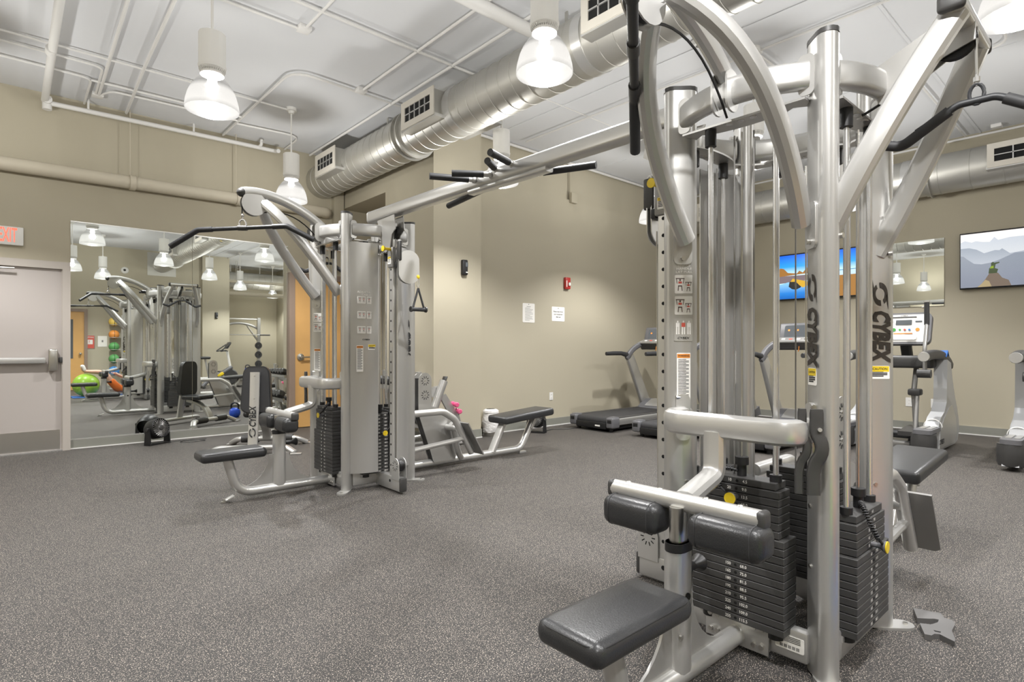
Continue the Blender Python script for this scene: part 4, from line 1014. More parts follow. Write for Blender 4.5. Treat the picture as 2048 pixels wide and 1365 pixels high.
# ================================================================ pull-up beam between the towers
t = thing('pull_up_beam', (2.49, 2.94, 2.31), 'long silver beam with black pull-up grips joining the two towers', 'pull-up bar')
MB().sweep([(2.515, 1.50, 2.355), (2.465, 4.62, 2.355)], rrect(.092, .100, .022, 4)).build('beam', 'silver_light', t)
for y, x in ((4.62, 2.465), (1.50, 2.515)): MB().cbox((x, y, 2.355), (.096, .05, .104), bev=.024, seg=3).build('beam_end', 'silver_light', t)
MB().sweep([(2.50, 2.45, 2.295), (2.48, 3.20, 2.295)], rrect(.07, .035, .012, 3)).build('handle_rail', 'silver_light', t)
def grip(a, b, split):
    a, b = Vector(a), Vector(b); m_ = a.lerp(b, split)
    g = MB().cyl(a, m_, .017).cyl(a, a.lerp(b, .06), .024).build('handle_stub', 'silver_light', t)
    MB().cyl(m_, b, .0225, n=18).build('grip', 'rubber_bar', g)
grip((2.46, 2.744, 2.385), (2.21, 2.665, 2.385), .18)
grip((2.455, 2.90, 2.385), (2.30, 2.80, 2.385), .25)
grip((2.45, 2.94, 2.36), (2.235, 3.095, 2.36), .2)
grip((2.445, 3.11, 2.36), (2.16, 3.245, 2.36), .15)
grip((2.50, 3.04, 2.305), (2.60, 3.64, 2.305), .12)
grip((2.52, 2.60, 2.305), (2.68, 2.23, 2.305), .15)

# ================================================================ attachments hanging from the cables
def lat_bar(lbl, c, d, tilt, half=.55, drop=.12):
    """bent pulldown bar hung at c along the level direction d"""
    t = thing('pulldown_bar', c, lbl, 'exercise bar', 'pulldown bars')
    c = Vector(c); d = Vector((d[0], d[1], 0)).normalized()
    P = lambda s, dz: c + d * s + Vector((0, 0, dz + s * tilt))
    MB().tube([P(s, 0) for s in (-half * .56, -.1, .1, half * .56)], .0165, 12).build('bar_shaft', 'rubber_bar', t)
    for s in (-1, 1):
        MB().tube(arc([P(s * half * .42, 0), P(s * half * .62, 0), P(s * half, -drop)], .06, 6), .0215, 12).build('bar_grip', 'rubber_bar', t)
    MB().cyl(c - d * .035, c + d * .035, .021).build('sleeve', 'dark_plastic', t)
    MB().tube([c + d * (.026 * math.cos(x)) + Vector((0, 0, .03 + .035 * math.sin(x))) for x in [math.radians(-40 + 260 * i / 14) for i in range(15)]], .007, 8).build('swivel_ring', 'chrome', t)
    MB().tube([c + Vector((0, 0, .060)), c + Vector((0, 0, .095))], .006, 8).ball(c + Vector((0, 0, .10)), .013, n=10, m=6).build('carabiner', 'chrome', t)
    return t
lat_bar('bent black pulldown bar hanging level from the farther tower', (1.425, 4.775, 2.145), (1, -.78), .06)
lat_bar('bent black pulldown bar hanging from the nearest tower, pointing away', (1.485, 1.085, 2.145), (.80, .57), 0.0, .62)
def camber_bar(lbl, c, d, half=.30):
    t = thing('pushdown_bar', c, lbl, 'exercise bar', 'cambered pushdown bars')
    c = Vector(c); d = Vector((d[0], d[1], 0)).normalized()
    P = lambda s, z: c + d * s + Vector((0, 0, z))
    MB().tube(arc([P(-.17, -.065), P(-.05, 0), P(.05, 0), P(.17, -.065)], .05, 6), .0125, 12).build('bar_shaft', 'rubber_bar', t)
    for s in (-1, 1): MB().tube(arc([P(s * .075, -.014), P(s * .215, -.105), P(s * half, -.075)], .05, 8), .0185, 14).build('bar_grip', 'rubber', t)
    MB().tube([c + d * (.020 * math.cos(x)) + Vector((0, 0, .022 + .034 * math.sin(x))) for x in [2 * PI * i / 18 for i in range(18)]], .006, 8, closed=True).build('ring', 'rubber_bar', t)
    MB().tube([c + Vector((0, 0, .05)), c + Vector((0, 0, .09))], .0045, 8).lathe([(.001, -.008), (.010, -.008), (.010, .008), (.001, .008)], c + Vector((0, 0, .072)), (0, 0, 1), 8).build('carabiner', 'chrome', t)
    return t
camber_bar('cambered black pushdown bar hanging at the upper right of the nearest tower', (2.485, .395, 2.045), (.05, -1))
camber_bar('cambered black pushdown bar on the mirror side of the farther tower', (2.43, 5.48, 2.045), (1, 0))
# stirrup handle on the farther tower
t = thing('stirrup_handle', (2.63, 4.15, 1.45), 'black stirrup handle with yellow stop ball hanging by the pillar', 'exercise handle')
a = Vector((2.632, 4.14, 1.80))
MB().ball(a + Vector((0, 0, .0)), .022, n=14, m=8).build('stop_ball', 'yellow', t)
MB().tube([a + Vector((0, 0, .02)), a + Vector((-.01, 0, .09))], .005, 6).build('cable_end', 'black_plastic', t)
MB().tube([a + Vector((.012 * math.cos(x) + .006, 0, -.055 + .032 * math.sin(x))) for x in [2 * PI * i / 14 for i in range(14)]], .0035, 6, closed=True, up=(0, 1, 0)).build('carabiner', 'chrome', t)
for s in (-1, 1): MB().tube([a + Vector((.01, 0, -.095)), a + Vector((.012 + s * .058, 0, -.275))], .009, 8).build('strap', 'rubber', t)
MB().cyl(a + Vector((-.062, 0, -.275)), a + Vector((.085, 0, -.275)), .017).build('grip', 'rubber', t)
for s in (-.06, .084): MB().lathe([(.008, -.006), (.024, -.006), (.024, .006), (.008, .006)], a + Vector((s, 0, -.275)), (1, 0, 0), 16).build('grip_flange', 'dark_plastic', t)
# ================================================================ treadmills (built at the origin, facing +x)
def make_treadmill():
    t = thing('treadmill', (0, 0, 0), 'x', 'treadmill', 'treadmills facing the televisions')
    MB().cbox((.95, 0, .055), (1.75, .64, .05), bev=.006).build('under_frame', 'black_plastic', t)
    for s in (-1, 1):
        sr = MB().sweep([(.10, s * .345, .145), (1.72, s * .345, .150)], rrect(.105, .105, .02, 3)).build('side_rail', 'silver', t)
        MB().cbox((.90, s * .345, .200), (1.55, .085, .012), bev=.004).build('foot_strip', 'dark_plastic', sr)
        ec = MB().cbox((.085, s * .345, .135), (.17, .125, .15), bev=.022, seg=3).build('end_cap', 'grey_plastic', t)
        MB().cbox((.004, s * .345, .155), (.012, .075, .05), bev=.004).build('cap_recess', 'black_plastic', ec)
        MB().cbox((.10, s * .345, .212), (.12, .10, .010), bev=.004).build('cap_top', 'grey_plastic', ec)
        MB().cyl((.10, s * .30, .0), (.10, s * .30, .06), .03, n=12).build('foot', 'black_plastic', t)
        MB().cyl((1.70, s * .26, .0), (1.70, s * .26, .06), .03, n=12).build('foot', 'black_plastic', t)
    MB().sweep([(.09 + .055 * math.cos(a), 0, .145 + .055 * math.sin(a)) for a in [math.radians(270 - 180 * i / 8) for i in range(9)]] + [(1.62, 0, .20), (1.62, 0, .19), (.30, 0, .188)], rrect(.57, .006, .002, 1), up=(1, 0, .2)).build('running_belt', 'rubber', t)
    MB().cbox((.86, 0, .180), (1.5, .56, .02), bev=.003).build('deck', 'black_plastic', t)
    MB().cbox((.03, 0, .085), (.05, .56, .09), bev=.01).build('rear_bar', 'black_plastic', t)
    MB().cbox((.003, -.13, .082), (.004, .09, .022), bev=.001).build('serial_label', 'paper', t)
    hood = [(1.60, .12), (1.62, .20), (1.72, .27), (1.86, .33), (2.0, .33), (2.07, .26), (2.07, .06), (1.70, .06)]
    MB().prism(hood, (0, 0, 0), (1, 0, 0), (0, 0, 1), .70).build('motor_hood', 'grey_plastic', t)
    MB().prism([(1.66, .235), (1.72, .275), (1.86, .336), (1.98, .336), (1.98, .326), (1.86, .325), (1.72, .262)], (0, 0, 0), (1, 0, 0), (0, 0, 1), .46).build('hood_panel', 'silver', t)
    for s in (-1, 1):
        up = MB().sweep([(1.93, s * .375, .20), (1.45, s * .375, 1.04)], [(a, b) for a, b in rrect(.070, .210, .03, 3)], up=(1, 0, .55), scale=[1.1, .90]).build('upright', 'silver', t)
        for q in (.08, .88): MB().cyl((1.93 - .48 * q, s * .405, .20 + .84 * q), (1.93 - .48 * q, s * .41, .20 + .84 * q), .012, n=10).build('upright_bolt', 'steel', up)
        ft = MB().prism([(1.78, .18), (1.83, .26), (2.02, .33), (2.08, .20)], (0, s * .375, 0), (1, 0, 0), (0, 0, 1), .09).build('upright_boot', 'grey_plastic', t)
        MB().sweep([(.83, s * .375, 1.105), (1.0, s * .375, 1.11), (1.22, s * .375, 1.11), (1.40, s * .375, 1.075)], [(.024 * math.cos(2 * PI * i / 12), .034 * math.sin(2 * PI * i / 12)) for i in range(12)], scale=[.86, 1, 1, 1.35]).build('handrail', 'rubber', t)
        MB().sweep(bez((1.36, s * .375, 1.02), (1.46, s * .375, 1.12), (1.52, s * .36, 1.22), (1.70, s * .27, 1.275), 10), rrect(.06, .085, .022, 3), scale=[.8, 1.05, 1.1, 1.1, 1.05, 1, 1, 1, 1, 1, 1]).build('console_arm', 'grey_plastic', t)
        MB().sweep(bez((1.40, s * .40, 1.09), (1.48, s * .40, 1.17), (1.55, s * .375, 1.25), (1.70, s * .28, 1.318), 8), rrect(.018, .022, .006, 2)).build('arm_trim', 'silver_light', t)
    MB().cbox((1.74, 0, 1.245), (.20, .62, .12), (0, -.25, 0), bev=.03, seg=3).build('console_base', 'dark_plastic', t)
    MB().cbox((1.665, 0, 1.305), (.13, .56, .03), (0, -.5, 0), bev=.01).build('control_panel', 'silver', t)
    cp = MB().cbox((1.80, 0, 1.415), (.055, .62, .26), (0, .30, 0), bev=.045, seg=4).build('display_housing', 'grey_plastic', t)
    rot = Euler((0, .30, 0)).to_matrix(); nn = rot @ Vector((-1, 0, 0)); o = Vector((1.80, 0, 1.415)) + nn * .0285
    ax, ay = Vector((0, -1, 0)), rot @ Vector((0, 0, 1))
    MB().prism(rrect(.46, .18, .02), o, ax, ay, .003).build('display', 'screen_grey', cp)
    for x, w in ((-.17, .025), (-.05, .02), (.12, .03)):
        MB().prism(rrect(w, .022, .004), o + ax * x + ay * .02 + nn * .002, ax, ay, .002).build('lit_readout', 'led_orange', cp)
    r2 = Euler((0, -.5, 0)).to_matrix(); n2 = r2 @ Vector((0, 0, 1)); o2 = Vector((1.665, 0, 1.305)) + n2 * .016; ay2 = r2 @ Vector((1, 0, 0))
    for i in range(5):
        MB().prism(rrect(.045, .03, .008), o2 + ax * (-.20 + i * .10), ax, ay2, .003).build('button', ('paper', 'red_print', 'paper', 'dark_plastic', 'orange_print')[i], t)
    MB().tube([(1.63, -.02, 1.22), (1.625, -.02, 1.17), (1.63, -.01, 1.15)], .006, 6).build('safety_clip', 'orange_print', t)
    return t
tm = make_treadmill()
for i, (x, y, lb) in enumerate(((6.38, 5.42, 'grey treadmill nearest the wall with the paper notices'), (6.40, 4.30, 'grey treadmill mostly hidden behind the nearest tower, middle of three'), (6.40, 3.18, 'grey treadmill seen between the cables in front of the beach television'))):
    o = tm if i == 0 else copy_tree(tm)
    o.location = (x, y, 0); o['label'] = lb

# ================================================================ arc steppers (built at the origin, facing +x)
def make_stepper():
    t = thing('stepper', (0, 0, 0), 'x', 'stepper', 'arc steppers facing the televisions')
    for s in (-1, 1):
        body = [(.06, .05), (.10, .04), (.30, .035), (1.30, .035), (1.46, .07), (1.53, .17), (1.52, .30), (1.42, .46), (1.30, .62), (1.18, .82), (1.10, 1.02), (.92, 1.06), (.90, .80), (.88, .56), (.78, .46), (.60, .40), (.48, .30), (.36, .20), (.12, .14)]
        sh = MB().prism(body, (0, s * .40, 0), (1, 0, 0), (0, 0, 1), .13).build('side_shell', 'shell_grey', t)
        inset = [(.50, .06), (1.25, .06), (1.38, .18), (1.30, .36), (1.12, .52), (.98, .50), (.72, .38), (.56, .26)]
        MB().prism(inset, (0, s * .467, 0), (1, 0, 0), (0, 0, 1), .012).build('shell_inset', 'silver', sh)
        MB().lathe([(.001, .05), (.105, .05), (.118, .09), (.120, .20), (.112, .26), (.001, .26)], (.16, s * .40, 0), (0, 0, 1), 24).build('rear_pod', 'dark_plastic', t)
        MB().prism(rrect(.50, .17, .05), (.30, s * .40, .285), (1, 0, 0), (0, 1, 0), .045).build('step_top', 'grey_plastic', t)
        MB().prism(rrect(.30, .05, .01), (.36, s * .40 - .035, .310), (1, 0, 0), (0, 1, 0), .008).build('grip_strip', 'silver', t)
        MB().prism(rrect(.30, .05, .01), (.36, s * .40 + .035, .310), (1, 0, 0), (0, 1, 0), .008).build('grip_strip', 'silver', t)
        MB().tube([(.56, s * .40 + .085 * math.cos(a), .30 + .085 * math.sin(a)) for a in [PI * i / 10 for i in range(11)]], .006, 8).build('arch_trim', 'white', t)
        MB().sweep(bez((.27, s * .38, 1.10), (.6, s * .38, 1.13), (1.0, s * .40, 1.16), (1.30, s * .40, .98), 12), rrect(.10, .11, .035, 3)).build('arm_shroud', 'dark_plastic', t)
        MB().lathe([(.001, .0), (.052, .0), (.056, .02), (.050, .05)], (.235, s * .38, 1.10), (1, 0, 0), 20).build('shroud_end', 'silver_light', t)
        MB().sweep([(.94, s * .402, 1.09), (1.0, s * .404, 1.165), (1.06, s * .404, 1.10)], rrect(.106, .010, .003, 2)).build('blue_band', 'mat_blue', t)
        MB().tube(arc([(.62, s * .31, .88), (.66, s * .30, 1.20), (.80, s * .29, 1.48), (.80, s * .29, 1.74)], .2, 8), .021, 12).build('moving_handle', 'silver_dark', t)
        MB().tube([(.80, s * .29, 1.47), (.80, s * .29, 1.74)], .027, 14).build('handle_grip', 'rubber', t)
        MB().lathe([(.027, 0), (.033, .005), (.033, .02), (.001, .024)], (.80, s * .29, 1.735), (0, 0, 1), 14).build('grip_end', 'silver_light', t)
        MB().cyl((.62, s * .24, .90), (.62, s * .37, .90), .05, n=16).build('handle_pivot', 'dark_plastic', t)
        MB().tube([(1.02, s * .14, 1.00), (.80, s * .16, .68), (.86, s * .17, .24)], .028, 12).build('link_tube', 'silver_dark', t)
        MB().tube([(.78, s * .20, .66), (.66, s * .21, .23)], .023, 12).build('link_tube', 'silver_dark', t)
        MB().cbox((.80, s * .175, .67), (.14, .13, .08), bev=.02).build('link_joint', 'dark_plastic', t)
        MB().prism([(-.20, -.075), (.20, -.065), (.22, .05), (.10, .075), (-.20, .075)], (.62, s * .165, .245 + s * .02), (1, 0, .08), (0, 1, 0), .05).build('pedal', 'dark_plastic', t)
        MB().tube([(.70, s * .17, .10), (1.10, s * .17, .16)], .045, 12).build('crank_arm', 'black_plastic', t)
    MB().cbox((.95, 0, 1.03), (.34, .72, .15), bev=.035, seg=3).build('centre_tray', 'dark_plastic', t)
    MB().cyl((.74, -.25, .16), (.74, .25, .16), .05, n=14).build('drive_axle', 'black_plastic', t)
    MB().cbox((1.05, 0, .05), (.9, .34, .08), bev=.02).build('base_frame', 'silver_dark', t)
    MB().sweep([(1.16, 0, .98), (1.20, 0, 1.10), (1.12, 0, 1.27)], rrect(.12, .09, .03, 3), up=(1, 0, 0)).build('mast', 'dark_plastic', t)
    rot = Euler((0, .32, 0)).to_matrix(); c = Vector((1.06, 0, 1.43)); nn = rot @ Vector((-1, 0, 0)); ax, ay = Vector((0, -1, 0)), rot @ Vector((0, 0, 1))
    ch = MB().prism(rrect(.57, .41, .07, 5), c, ax, ay, .07).build('console_housing', 'grey_plastic', t)
    MB().prism(rrect(.52, .36, .05, 5), c + nn * .037, ax, ay, .006).build('console_face', 'white', ch)
    MB().prism(rrect(.17, .065, .006), c + nn * .042 + ay * .075, ax, ay, .004).build('display', 'screen_grey', ch)
    for x in (-.15, .155): MB().prism(rrect(.07, .020, .004), c + nn * .042 + ax * x + ay * .085, ax, ay, .004).build('side_display', 'screen_grey', ch)
    MB().prism(rrect(.26, .014, .004), c + nn * .042 + ay * .145, ax, ay, .004).build('top_slot', 'dark_plastic', ch)
    for x, r, m in ((-.19, .010, 'ball_blue'), (-.10, .022, 'lens_green'), (-.035, .012, 'lens_green'), (.015, .012, 'red_print'), (.065, .012, 'ball_blue'), (.15, .022, 'orange_print')):
        MB().cyl(c + nn * .039 + ax * x - ay * .02, c + nn * .046 + ax * x - ay * .02, r, n=16).build('button', m, ch)
    MB().prism(rrect(.20, .012, .004), c + nn * .042 - ay * .07, ax, ay, .003).build('orange_line', 'orange_print', ch)
    MB().prism(rrect(.30, .055, .024), c + nn * .045 - ay * .125, ax, ay, .012).build('reading_ledge', 'silver', ch)
    lettering('lettering', 'CYBEX', c + nn * .041 + ay * .165, ax, nn, .022, 'ink', ch, bold=.02, sx=1.2)
    lettering('lettering', 'CYBEX', (.60, -.474, .13), (1, 0, 0), (0, -1, 0), .075, 'ink', t, bold=.03, shear=.2)
    return t
sm = make_stepper()
for i, (x, y, lb) in enumerate(((7.36, 2.05, 'silver arc stepper with white console, beside the nearest tower'), (7.20, .50, 'silver arc stepper cut off at the right edge'))):
    o = sm if i == 0 else copy_tree(sm)
    o.location = (x, y, 0); o['label'] = lb

# ================================================================ weight bench by the mirrors
t = thing('weight_bench', (2.1, 7.0, 0), 'upright bench with black back pad standing before the large mirrors', 'bench')
bo = Vector((2.11, 6.74, 0)); bf = Vector((.56, .83, 0)).normalized(); br = Vector((bf.y, -bf.x, 0))
BW = lambda a, b, z: tuple(bo + br * a + bf * b + Vector((0, 0, z)))
BB = lambda: MB(BW)
BB().sweep(arc([(-.47, -.05, .02), (-.36, .02, .075), (.36, .02, .075), (.47, -.05, .02)], .12, 6), rrect(.075, .05, .022, 3)).build('rear_foot', 'silver_light', t)
for s in (-1, 1): BB().cbox((s * .49, -.065, .008), (.12, .06, .016), bev=.006).build('foot_pad', 'silver_light', t)
ff = BB().sweep(arc([(-.44, .70, .02), (-.34, .62, .085), (.34, .62, .085), (.44, .70, .02)], .12, 6), rrect(.085, .06, .026, 3)).build('front_foot', 'silver_light', t)
for s in (-1, 1):
    BB().cyl((s * .10, .62, .085), (s * .30, .62, .085), .048, n=18).build('foot_grip', 'dark_plastic', ff)
    BB().cbox((s * .45, .715, .008), (.11, .06, .016), bev=.006).build('foot_pad', 'silver_light', t)
BB().sweep([(0, .02, .06), (0, .09, .50), (0, .12, .92)], rrect(.105, .035, .008, 2), up=(0, 1, 0)).build('back_strut', 'silver_light', t)
BB().sweep(bez((0, .60, .09), (0, .58, .24), (0, .46, .33), (0, .20, .37), 10), rrect(.10, .055, .016, 3), up=(0, 1, .3)).build('seat_strut', 'silver', t)
n_ = len(rrect(.30, .52, .09))
BB().prism([(x * (1.0 - .20 * max(0, y) / .27), y) for x, y in rrect(.34, .54, .085, 5)], (0, .185, .715), (1, 0, 0), (0, .06, 1), .060).build('back_pad', 'vinyl', t)
BB().prism([(x * (1.0 - .20 * max(0, y) / .27), y) for x, y in rrect(.31, .51, .075, 5)], (0, .150, .715), (1, 0, 0), (0, .06, 1), .012).build('pad_board', 'rubber', t)
sp_ = BB().cbox((0, .37, .425), (.33, .34, .075), bev=.034, seg=4).build('seat_pad', 'vinyl', t)
for z in (.62, .88): BB().lathe([(.010, 0), (.009, .006), (.001, .008)], (0, .078 + (z - .5) * .07, z), (0, -1, 0), 10).build('strut_bolt', 'steel', t)
bn = -bf; c = Vector(BW(0, .052, .42))
lettering('lettering', 'CYBEX', c, (0, 0, 1), bn, .10, 'ink', t, bold=.03, shear=.15, sx=.75, lift=.016)
mb = MB(); rr = Vector((0, 0, 1)).cross(bn); c = Vector(BW(0, .030, .24)) + bn * .016
for f_ in (1, -1):
    q = [(.036 * math.cos(a), .055 * math.sin(a)) for a in [math.radians(-60 + 150 * i / 10) for i in range(11)]] + [(.026 * math.cos(a), .036 * math.sin(a)) for a in [math.radians(90 - 150 * i / 10) for i in range(11)]]
    mb.add([c + rr * (x * f_) + Vector((0, 0, y * f_)) for x, y in q], [(i, i + 1, 20 - i, 21 - i) for i in range(10)])
mb.build('logo_mark', 'ink', t, 0)

# ================================================================ floor fans
def fan(lbl, loc, rz, tilt=.25, k=1.0):
    t = thing('floor_fan', (0, 0, 0), lbl, 'fan', 'black floor fans')
    c = Vector((0, 0, .195 * k)); ax = Vector((0, -math.cos(tilt), math.sin(tilt)))
    R_ = .125 * k
    MB().lathe([(R_ * .75, -.12 * k), (R_ * .95, -.08 * k), (R_, .0), (R_, .05 * k), (R_ * .93, .065 * k), (R_ * .86, .05 * k), (R_ * .84, -.05 * k), (.001, -.06 * k)], c, ax, 32).build('drum', 'black_plastic', t)
    g = MB()
    side = Vector((1, 0, 0)); up = ax.cross(side) * -1
    for i in range(26):
        a = 2 * PI * i / 26; d0 = side * math.cos(a) + up * math.sin(a); a2 = a + .55; d1 = side * math.cos(a2) + up * math.sin(a2)
        g.tube([c + d0 * (R_ * .28) + ax * (.058 * k), c + (d0 + d1).normalized() * (R_ * .6) + ax * (.066 * k), c + d1 * (R_ * .93) + ax * (.055 * k)], .0028 * k, 4)
    tag(g.build('front_grille', 'silver_dark', t), kind='stuff')
    MB().lathe([(.001, .075), (R_ * .22, .072), (R_ * .30, .058)], c, ax, 18).build('hub', 'dark_plastic', t)
    b = MB()
    for i in range(5):
        a = 2 * PI * i / 5; d0 = side * math.cos(a) + up * math.sin(a); d1 = side * math.cos(a + .6) + up * math.sin(a + .6)
        b.add([c + d0 * .02 + ax * .02, c + d0 * (R_ * .8) + ax * .03, c + d1 * (R_ * .8) + ax * .0, c + d1 * .02 + ax * .0], [(0, 1, 2, 3)])
    b.build('blades', 'dark_plastic', t)
    for s in (-1, 1):
        MB().prism([(-.05 * k, 0), (.05 * k, 0), (.03 * k, .21 * k), (-.03 * k, .21 * k)], (s * (R_ + .012), 0, 0), (0, 1, 0), (0, 0, 1), .016).build('side_bracket', 'black_plastic', t)
        MB().cyl((s * R_, 0, .195 * k), (s * (R_ + .03), 0, .195 * k), .02 * k, n=14).build('pivot_knob', 'dark_plastic', t)
    MB().cbox((0, 0, .010), (R_ * 2 + .04, .10 * k, .016), bev=.005).build('base', 'black_plastic', t)
    t.location = loc; t.rotation_euler = (0, 0, rz)
    return t
fan('black floor fan standing in front of the large mirrors', (1.46, 8.24, 0), .55)
fan('black floor fan on the floor behind the rowing bench', (5.66, 5.80, 0), -1.25, .2, .95)
t = tag(MB().tube(arc([(1.55, 8.26, .008), (1.75, 8.30, .008), (1.95, 8.18, .008), (1.98, 8.10, .008), (1.80, 8.08, .008), (1.66, 8.18, .008), (1.85, 8.30, .008), (2.02, 8.26, .008)], .08, 5), .004, 6).build('power_cord', 'black_plastic'), 'thin black power cord curled on the floor beside the mirror fan', 'cord')
t = tag(MB().tube(arc([(5.80, 5.78, .008), (6.05, 5.84, .008), (6.20, 5.72, .008), (6.42, 5.70, .008)], .08, 5), .006, 6).build('power_cord', 'dark_plastic'), 'dark power cord lying behind the rowing bench near the baseboard', 'cord')

# ================================================================ bin with white bag
t = thing('waste_bin', (4.985, 6.00, 0), 'small round bin lined with a white plastic bag beside the pillar', 'bin')
prof = []
V = []; F = []; n = 40; m = 16
for j in range(m + 1):
    z = .055 + .265 * j / m
    for i in range(n):
        a = 2 * PI * i / n; r = .106 + .012 * math.sin(PI * j / m) + .0075 * math.sin(3 * a + j * 1.3) * math.sin(2 * j + a) + .003 * math.sin(7 * a + 2.1 * j)
        V.append((4.985 + r * math.cos(a), 6.00 + r * math.sin(a), z))
F = [(j * n + i, j * n + (i + 1) % n, (j + 1) * n + (i + 1) % n, (j + 1) * n + i) for j in range(m) for i in range(n)]
MB().add(V, F).build('bin_bag', 'bag', t, 80)
MB().lathe([(.001, .0), (.100, .0), (.104, .01), (.104, .30), (.001, .30)], (4.985, 6.0, 0), n=32).build('bin_body', 'steel', t)
MB().lathe([(.106, .315), (.112, .322), (.108, .345), (.085, .362), (.060, .366)], (4.985, 6.0, 0), n=32).build('bin_lid', 'bag', t)

# ================================================================ rubber wedge left on the floor
pts = [(3.079, .715), (3.093, .662), (3.11, .619), (3.066, .598), (3.069, .574), (3.05, .558), (3.022, .553), (2.951, .55), (2.877, .525), (2.849, .522), (2.86, .545), (2.877, .577), (2.865, .592), (2.84, .596), (2.831, .618), (2.929, .657), (2.95, .622), (2.996, .607), (3.028, .61), (3.023, .625), (3.005, .642), (2.975, .676)]
t = thing('rubber_hook', (2.97, .61, 0), 'flat grey rubber bar hook lying on the floor right of the nearest tower', 'bar hook')
MB().prism([(x, y) for x, y in pts], (0, 0, .011), (1, 0, 0), (0, 1, 0), .022).build('slab', mat('worn_rubber', (.115, .112, .110), .6), t, 25)
MB().prism([(2.898, .602), (2.905, .578), (2.893, .577), (2.888, .595)], (0, 0, .0222), (1, 0, 0), (0, 1, 0), .0008).build('slot', 'black_hole', t, 0)

# ================================================================ dumbbells and their racks by the pillar
def dumbbell(lbl, loc, rot, k, m, group, hexa=True, mh='chrome'):
    """handle along x"""
    t = thing('dumbbell', (0, 0, 0), lbl, 'dumbbell', group)
    n = 6 if hexa else 12
    for s in (-1, 1):
        MB().lathe([(.001, .055 * k), (.036 * k, .055 * k), (.050 * k, .068 * k), (.050 * k, .125 * k), (.036 * k, .138 * k), (.001, .138 * k)], (0, 0, 0), (s, 0, 0), n).build('head', m, t, 25)
    MB().lathe([(.012 * k, -.06 * k), (.0155 * k, -.02 * k), (.0165 * k, 0), (.0155 * k, .02 * k), (.012 * k, .06 * k)], (0, 0, 0), (1, 0, 0), 12).build('handle', mh, t)
    t.location = loc; t.rotation_euler = rot
    return t
t = thing('dumbbell_rack', (3.84, 6.45, 0), 'silver rack of black hex dumbbells along the pillar wall', 'rack')
for y in (6.05, 6.88):
    MB().sweep([(3.98, y, .02), (3.90, y, .42), (3.86, y, .90)], rrect(.05, .09, .014, 2), up=(0, 1, 0)).build('upright', 'silver', t)
    MB().cbox((3.84, y, .015), (.34, .07, .03), bev=.008).build('foot', 'silver', t)
for z, x in ((.66, 3.83), (.25, 3.80)):
    for dx in (-.09, .09): MB().sweep([(x + dx, 6.03, z - dx * .35), (x + dx, 6.90, z - dx * .35)], rrect(.03, .05, .008, 2)).build('shelf_rail', 'silver_light', t)
db0 = None
for ti, (z, x) in enumerate(((.66, 3.83), (.25, 3.80))):
    for i in range(6):
        k = 1.15 + .06 * i if ti else .92 + .05 * i
        nth = ('first', 'second', 'third', 'fourth', 'fifth', 'sixth')[i]
        dumbbell('black hex dumbbell on the %s shelf of the rack, %s from the pillar end' % (('upper', 'lower')[ti], nth), (x, 6.10 + i * .152, z + .055 + .026 * k), (0, .33, 0), k, 'iron', 'black hex dumbbells on the rack')
# small tree with pink and green dumbbells
t = thing('dumbbell_tree', (4.1, 5.72, 0), 'slanted silver stand for small coloured dumbbells in front of the pillar', 'rack')
MB().sweep([(3.86, 5.70, .48), (4.00, 5.70, .80)], rrect(.085, .10, .036, 4), up=(0, 1, 0)).build('post', 'silver', t)
MB().cbox((4.004, 5.70, .806), (.012, .088, .102), (0, .42, 0), bev=.005).build('post_cap', 'black_plastic', t)
MB().prism([(3.93, .62), (4.02, .64), (4.22, .36), (4.34, .05), (4.24, .05), (4.10, .34)], (0, 5.70, 0), (1, 0, 0), (0, 0, 1), .03).build('slanted_plate', 'silver', t)
MB().prism([(3.80, .72), (3.93, .74), (3.98, .66), (3.86, .60)], (0, 5.74, 0), (1, 0, 0), (0, 0, 1), .012).build('gusset', 'silver_light', t)
MB().tube(arc([(4.14, 5.70, .30), (3.98, 5.70, .22), (4.02, 5.70, .03)], .1), .028, 12).build('rear_leg', 'silver_light', t)
MB().tube([(3.92, 5.70, .03), (4.40, 5.70, .03)], .03, 12).build('floor_bar', 'silver_light', t)
for x, z in ((4.135, .475), (4.175, .40), (4.26, .25), (4.31, .13)):
    MB().tube(arc([(x - .03, 5.70, z - .05), (x + .045, 5.70, z - .045), (x + .05, 5.70, z - .015)], .02), .006, 6).build('peg', 'black_plastic', t)
for i, (x, z, m_, lb) in enumerate(((4.150, .505, 'pink', 'small pink dumbbell on the slanted stand, the upper one'), (4.195, .420, 'pink', 'small pink dumbbell on the slanted stand, the lower one'), (4.335, .150, 'lime', 'small lime green dumbbell low on the slanted stand'))):
    dumbbell(lb, (x + .01, 5.70, z), (0, 0, PI / 2 - .25), .62, m_, 'small coloured dumbbells', False, m_)
# kettlebells
def kettlebell(lbl, loc, rz=0.0, k=1.0):
    t = thing('kettlebell', (0, 0, 0), lbl, 'kettlebell', 'blue kettlebells')
    MB().lathe([(.001, 0), (.055 * k, 0), (.082 * k, .03 * k), (.092 * k, .075 * k), (.080 * k, .13 * k), (.045 * k, .16 * k), (.001, .165 * k)], n=24).build('bell', 'blue', t)
    MB().tube([(.058 * k * math.copysign(min(1, abs(math.cos(a)) * 1.25), math.cos(a)), 0, .165 * k + .085 * k * math.sin(a)) for a in [math.radians(-25 + 230 * i / 16) for i in range(17)]], .0155 * k, 10, up=(0, 1, 0)).build('handle', 'black_plastic', t)
    t.location = loc; t.rotation_euler = (0, 0, rz); return t
kettlebell('blue kettlebell with black handle on the floor near the mirrors', (3.02, 6.50, 0), .6)
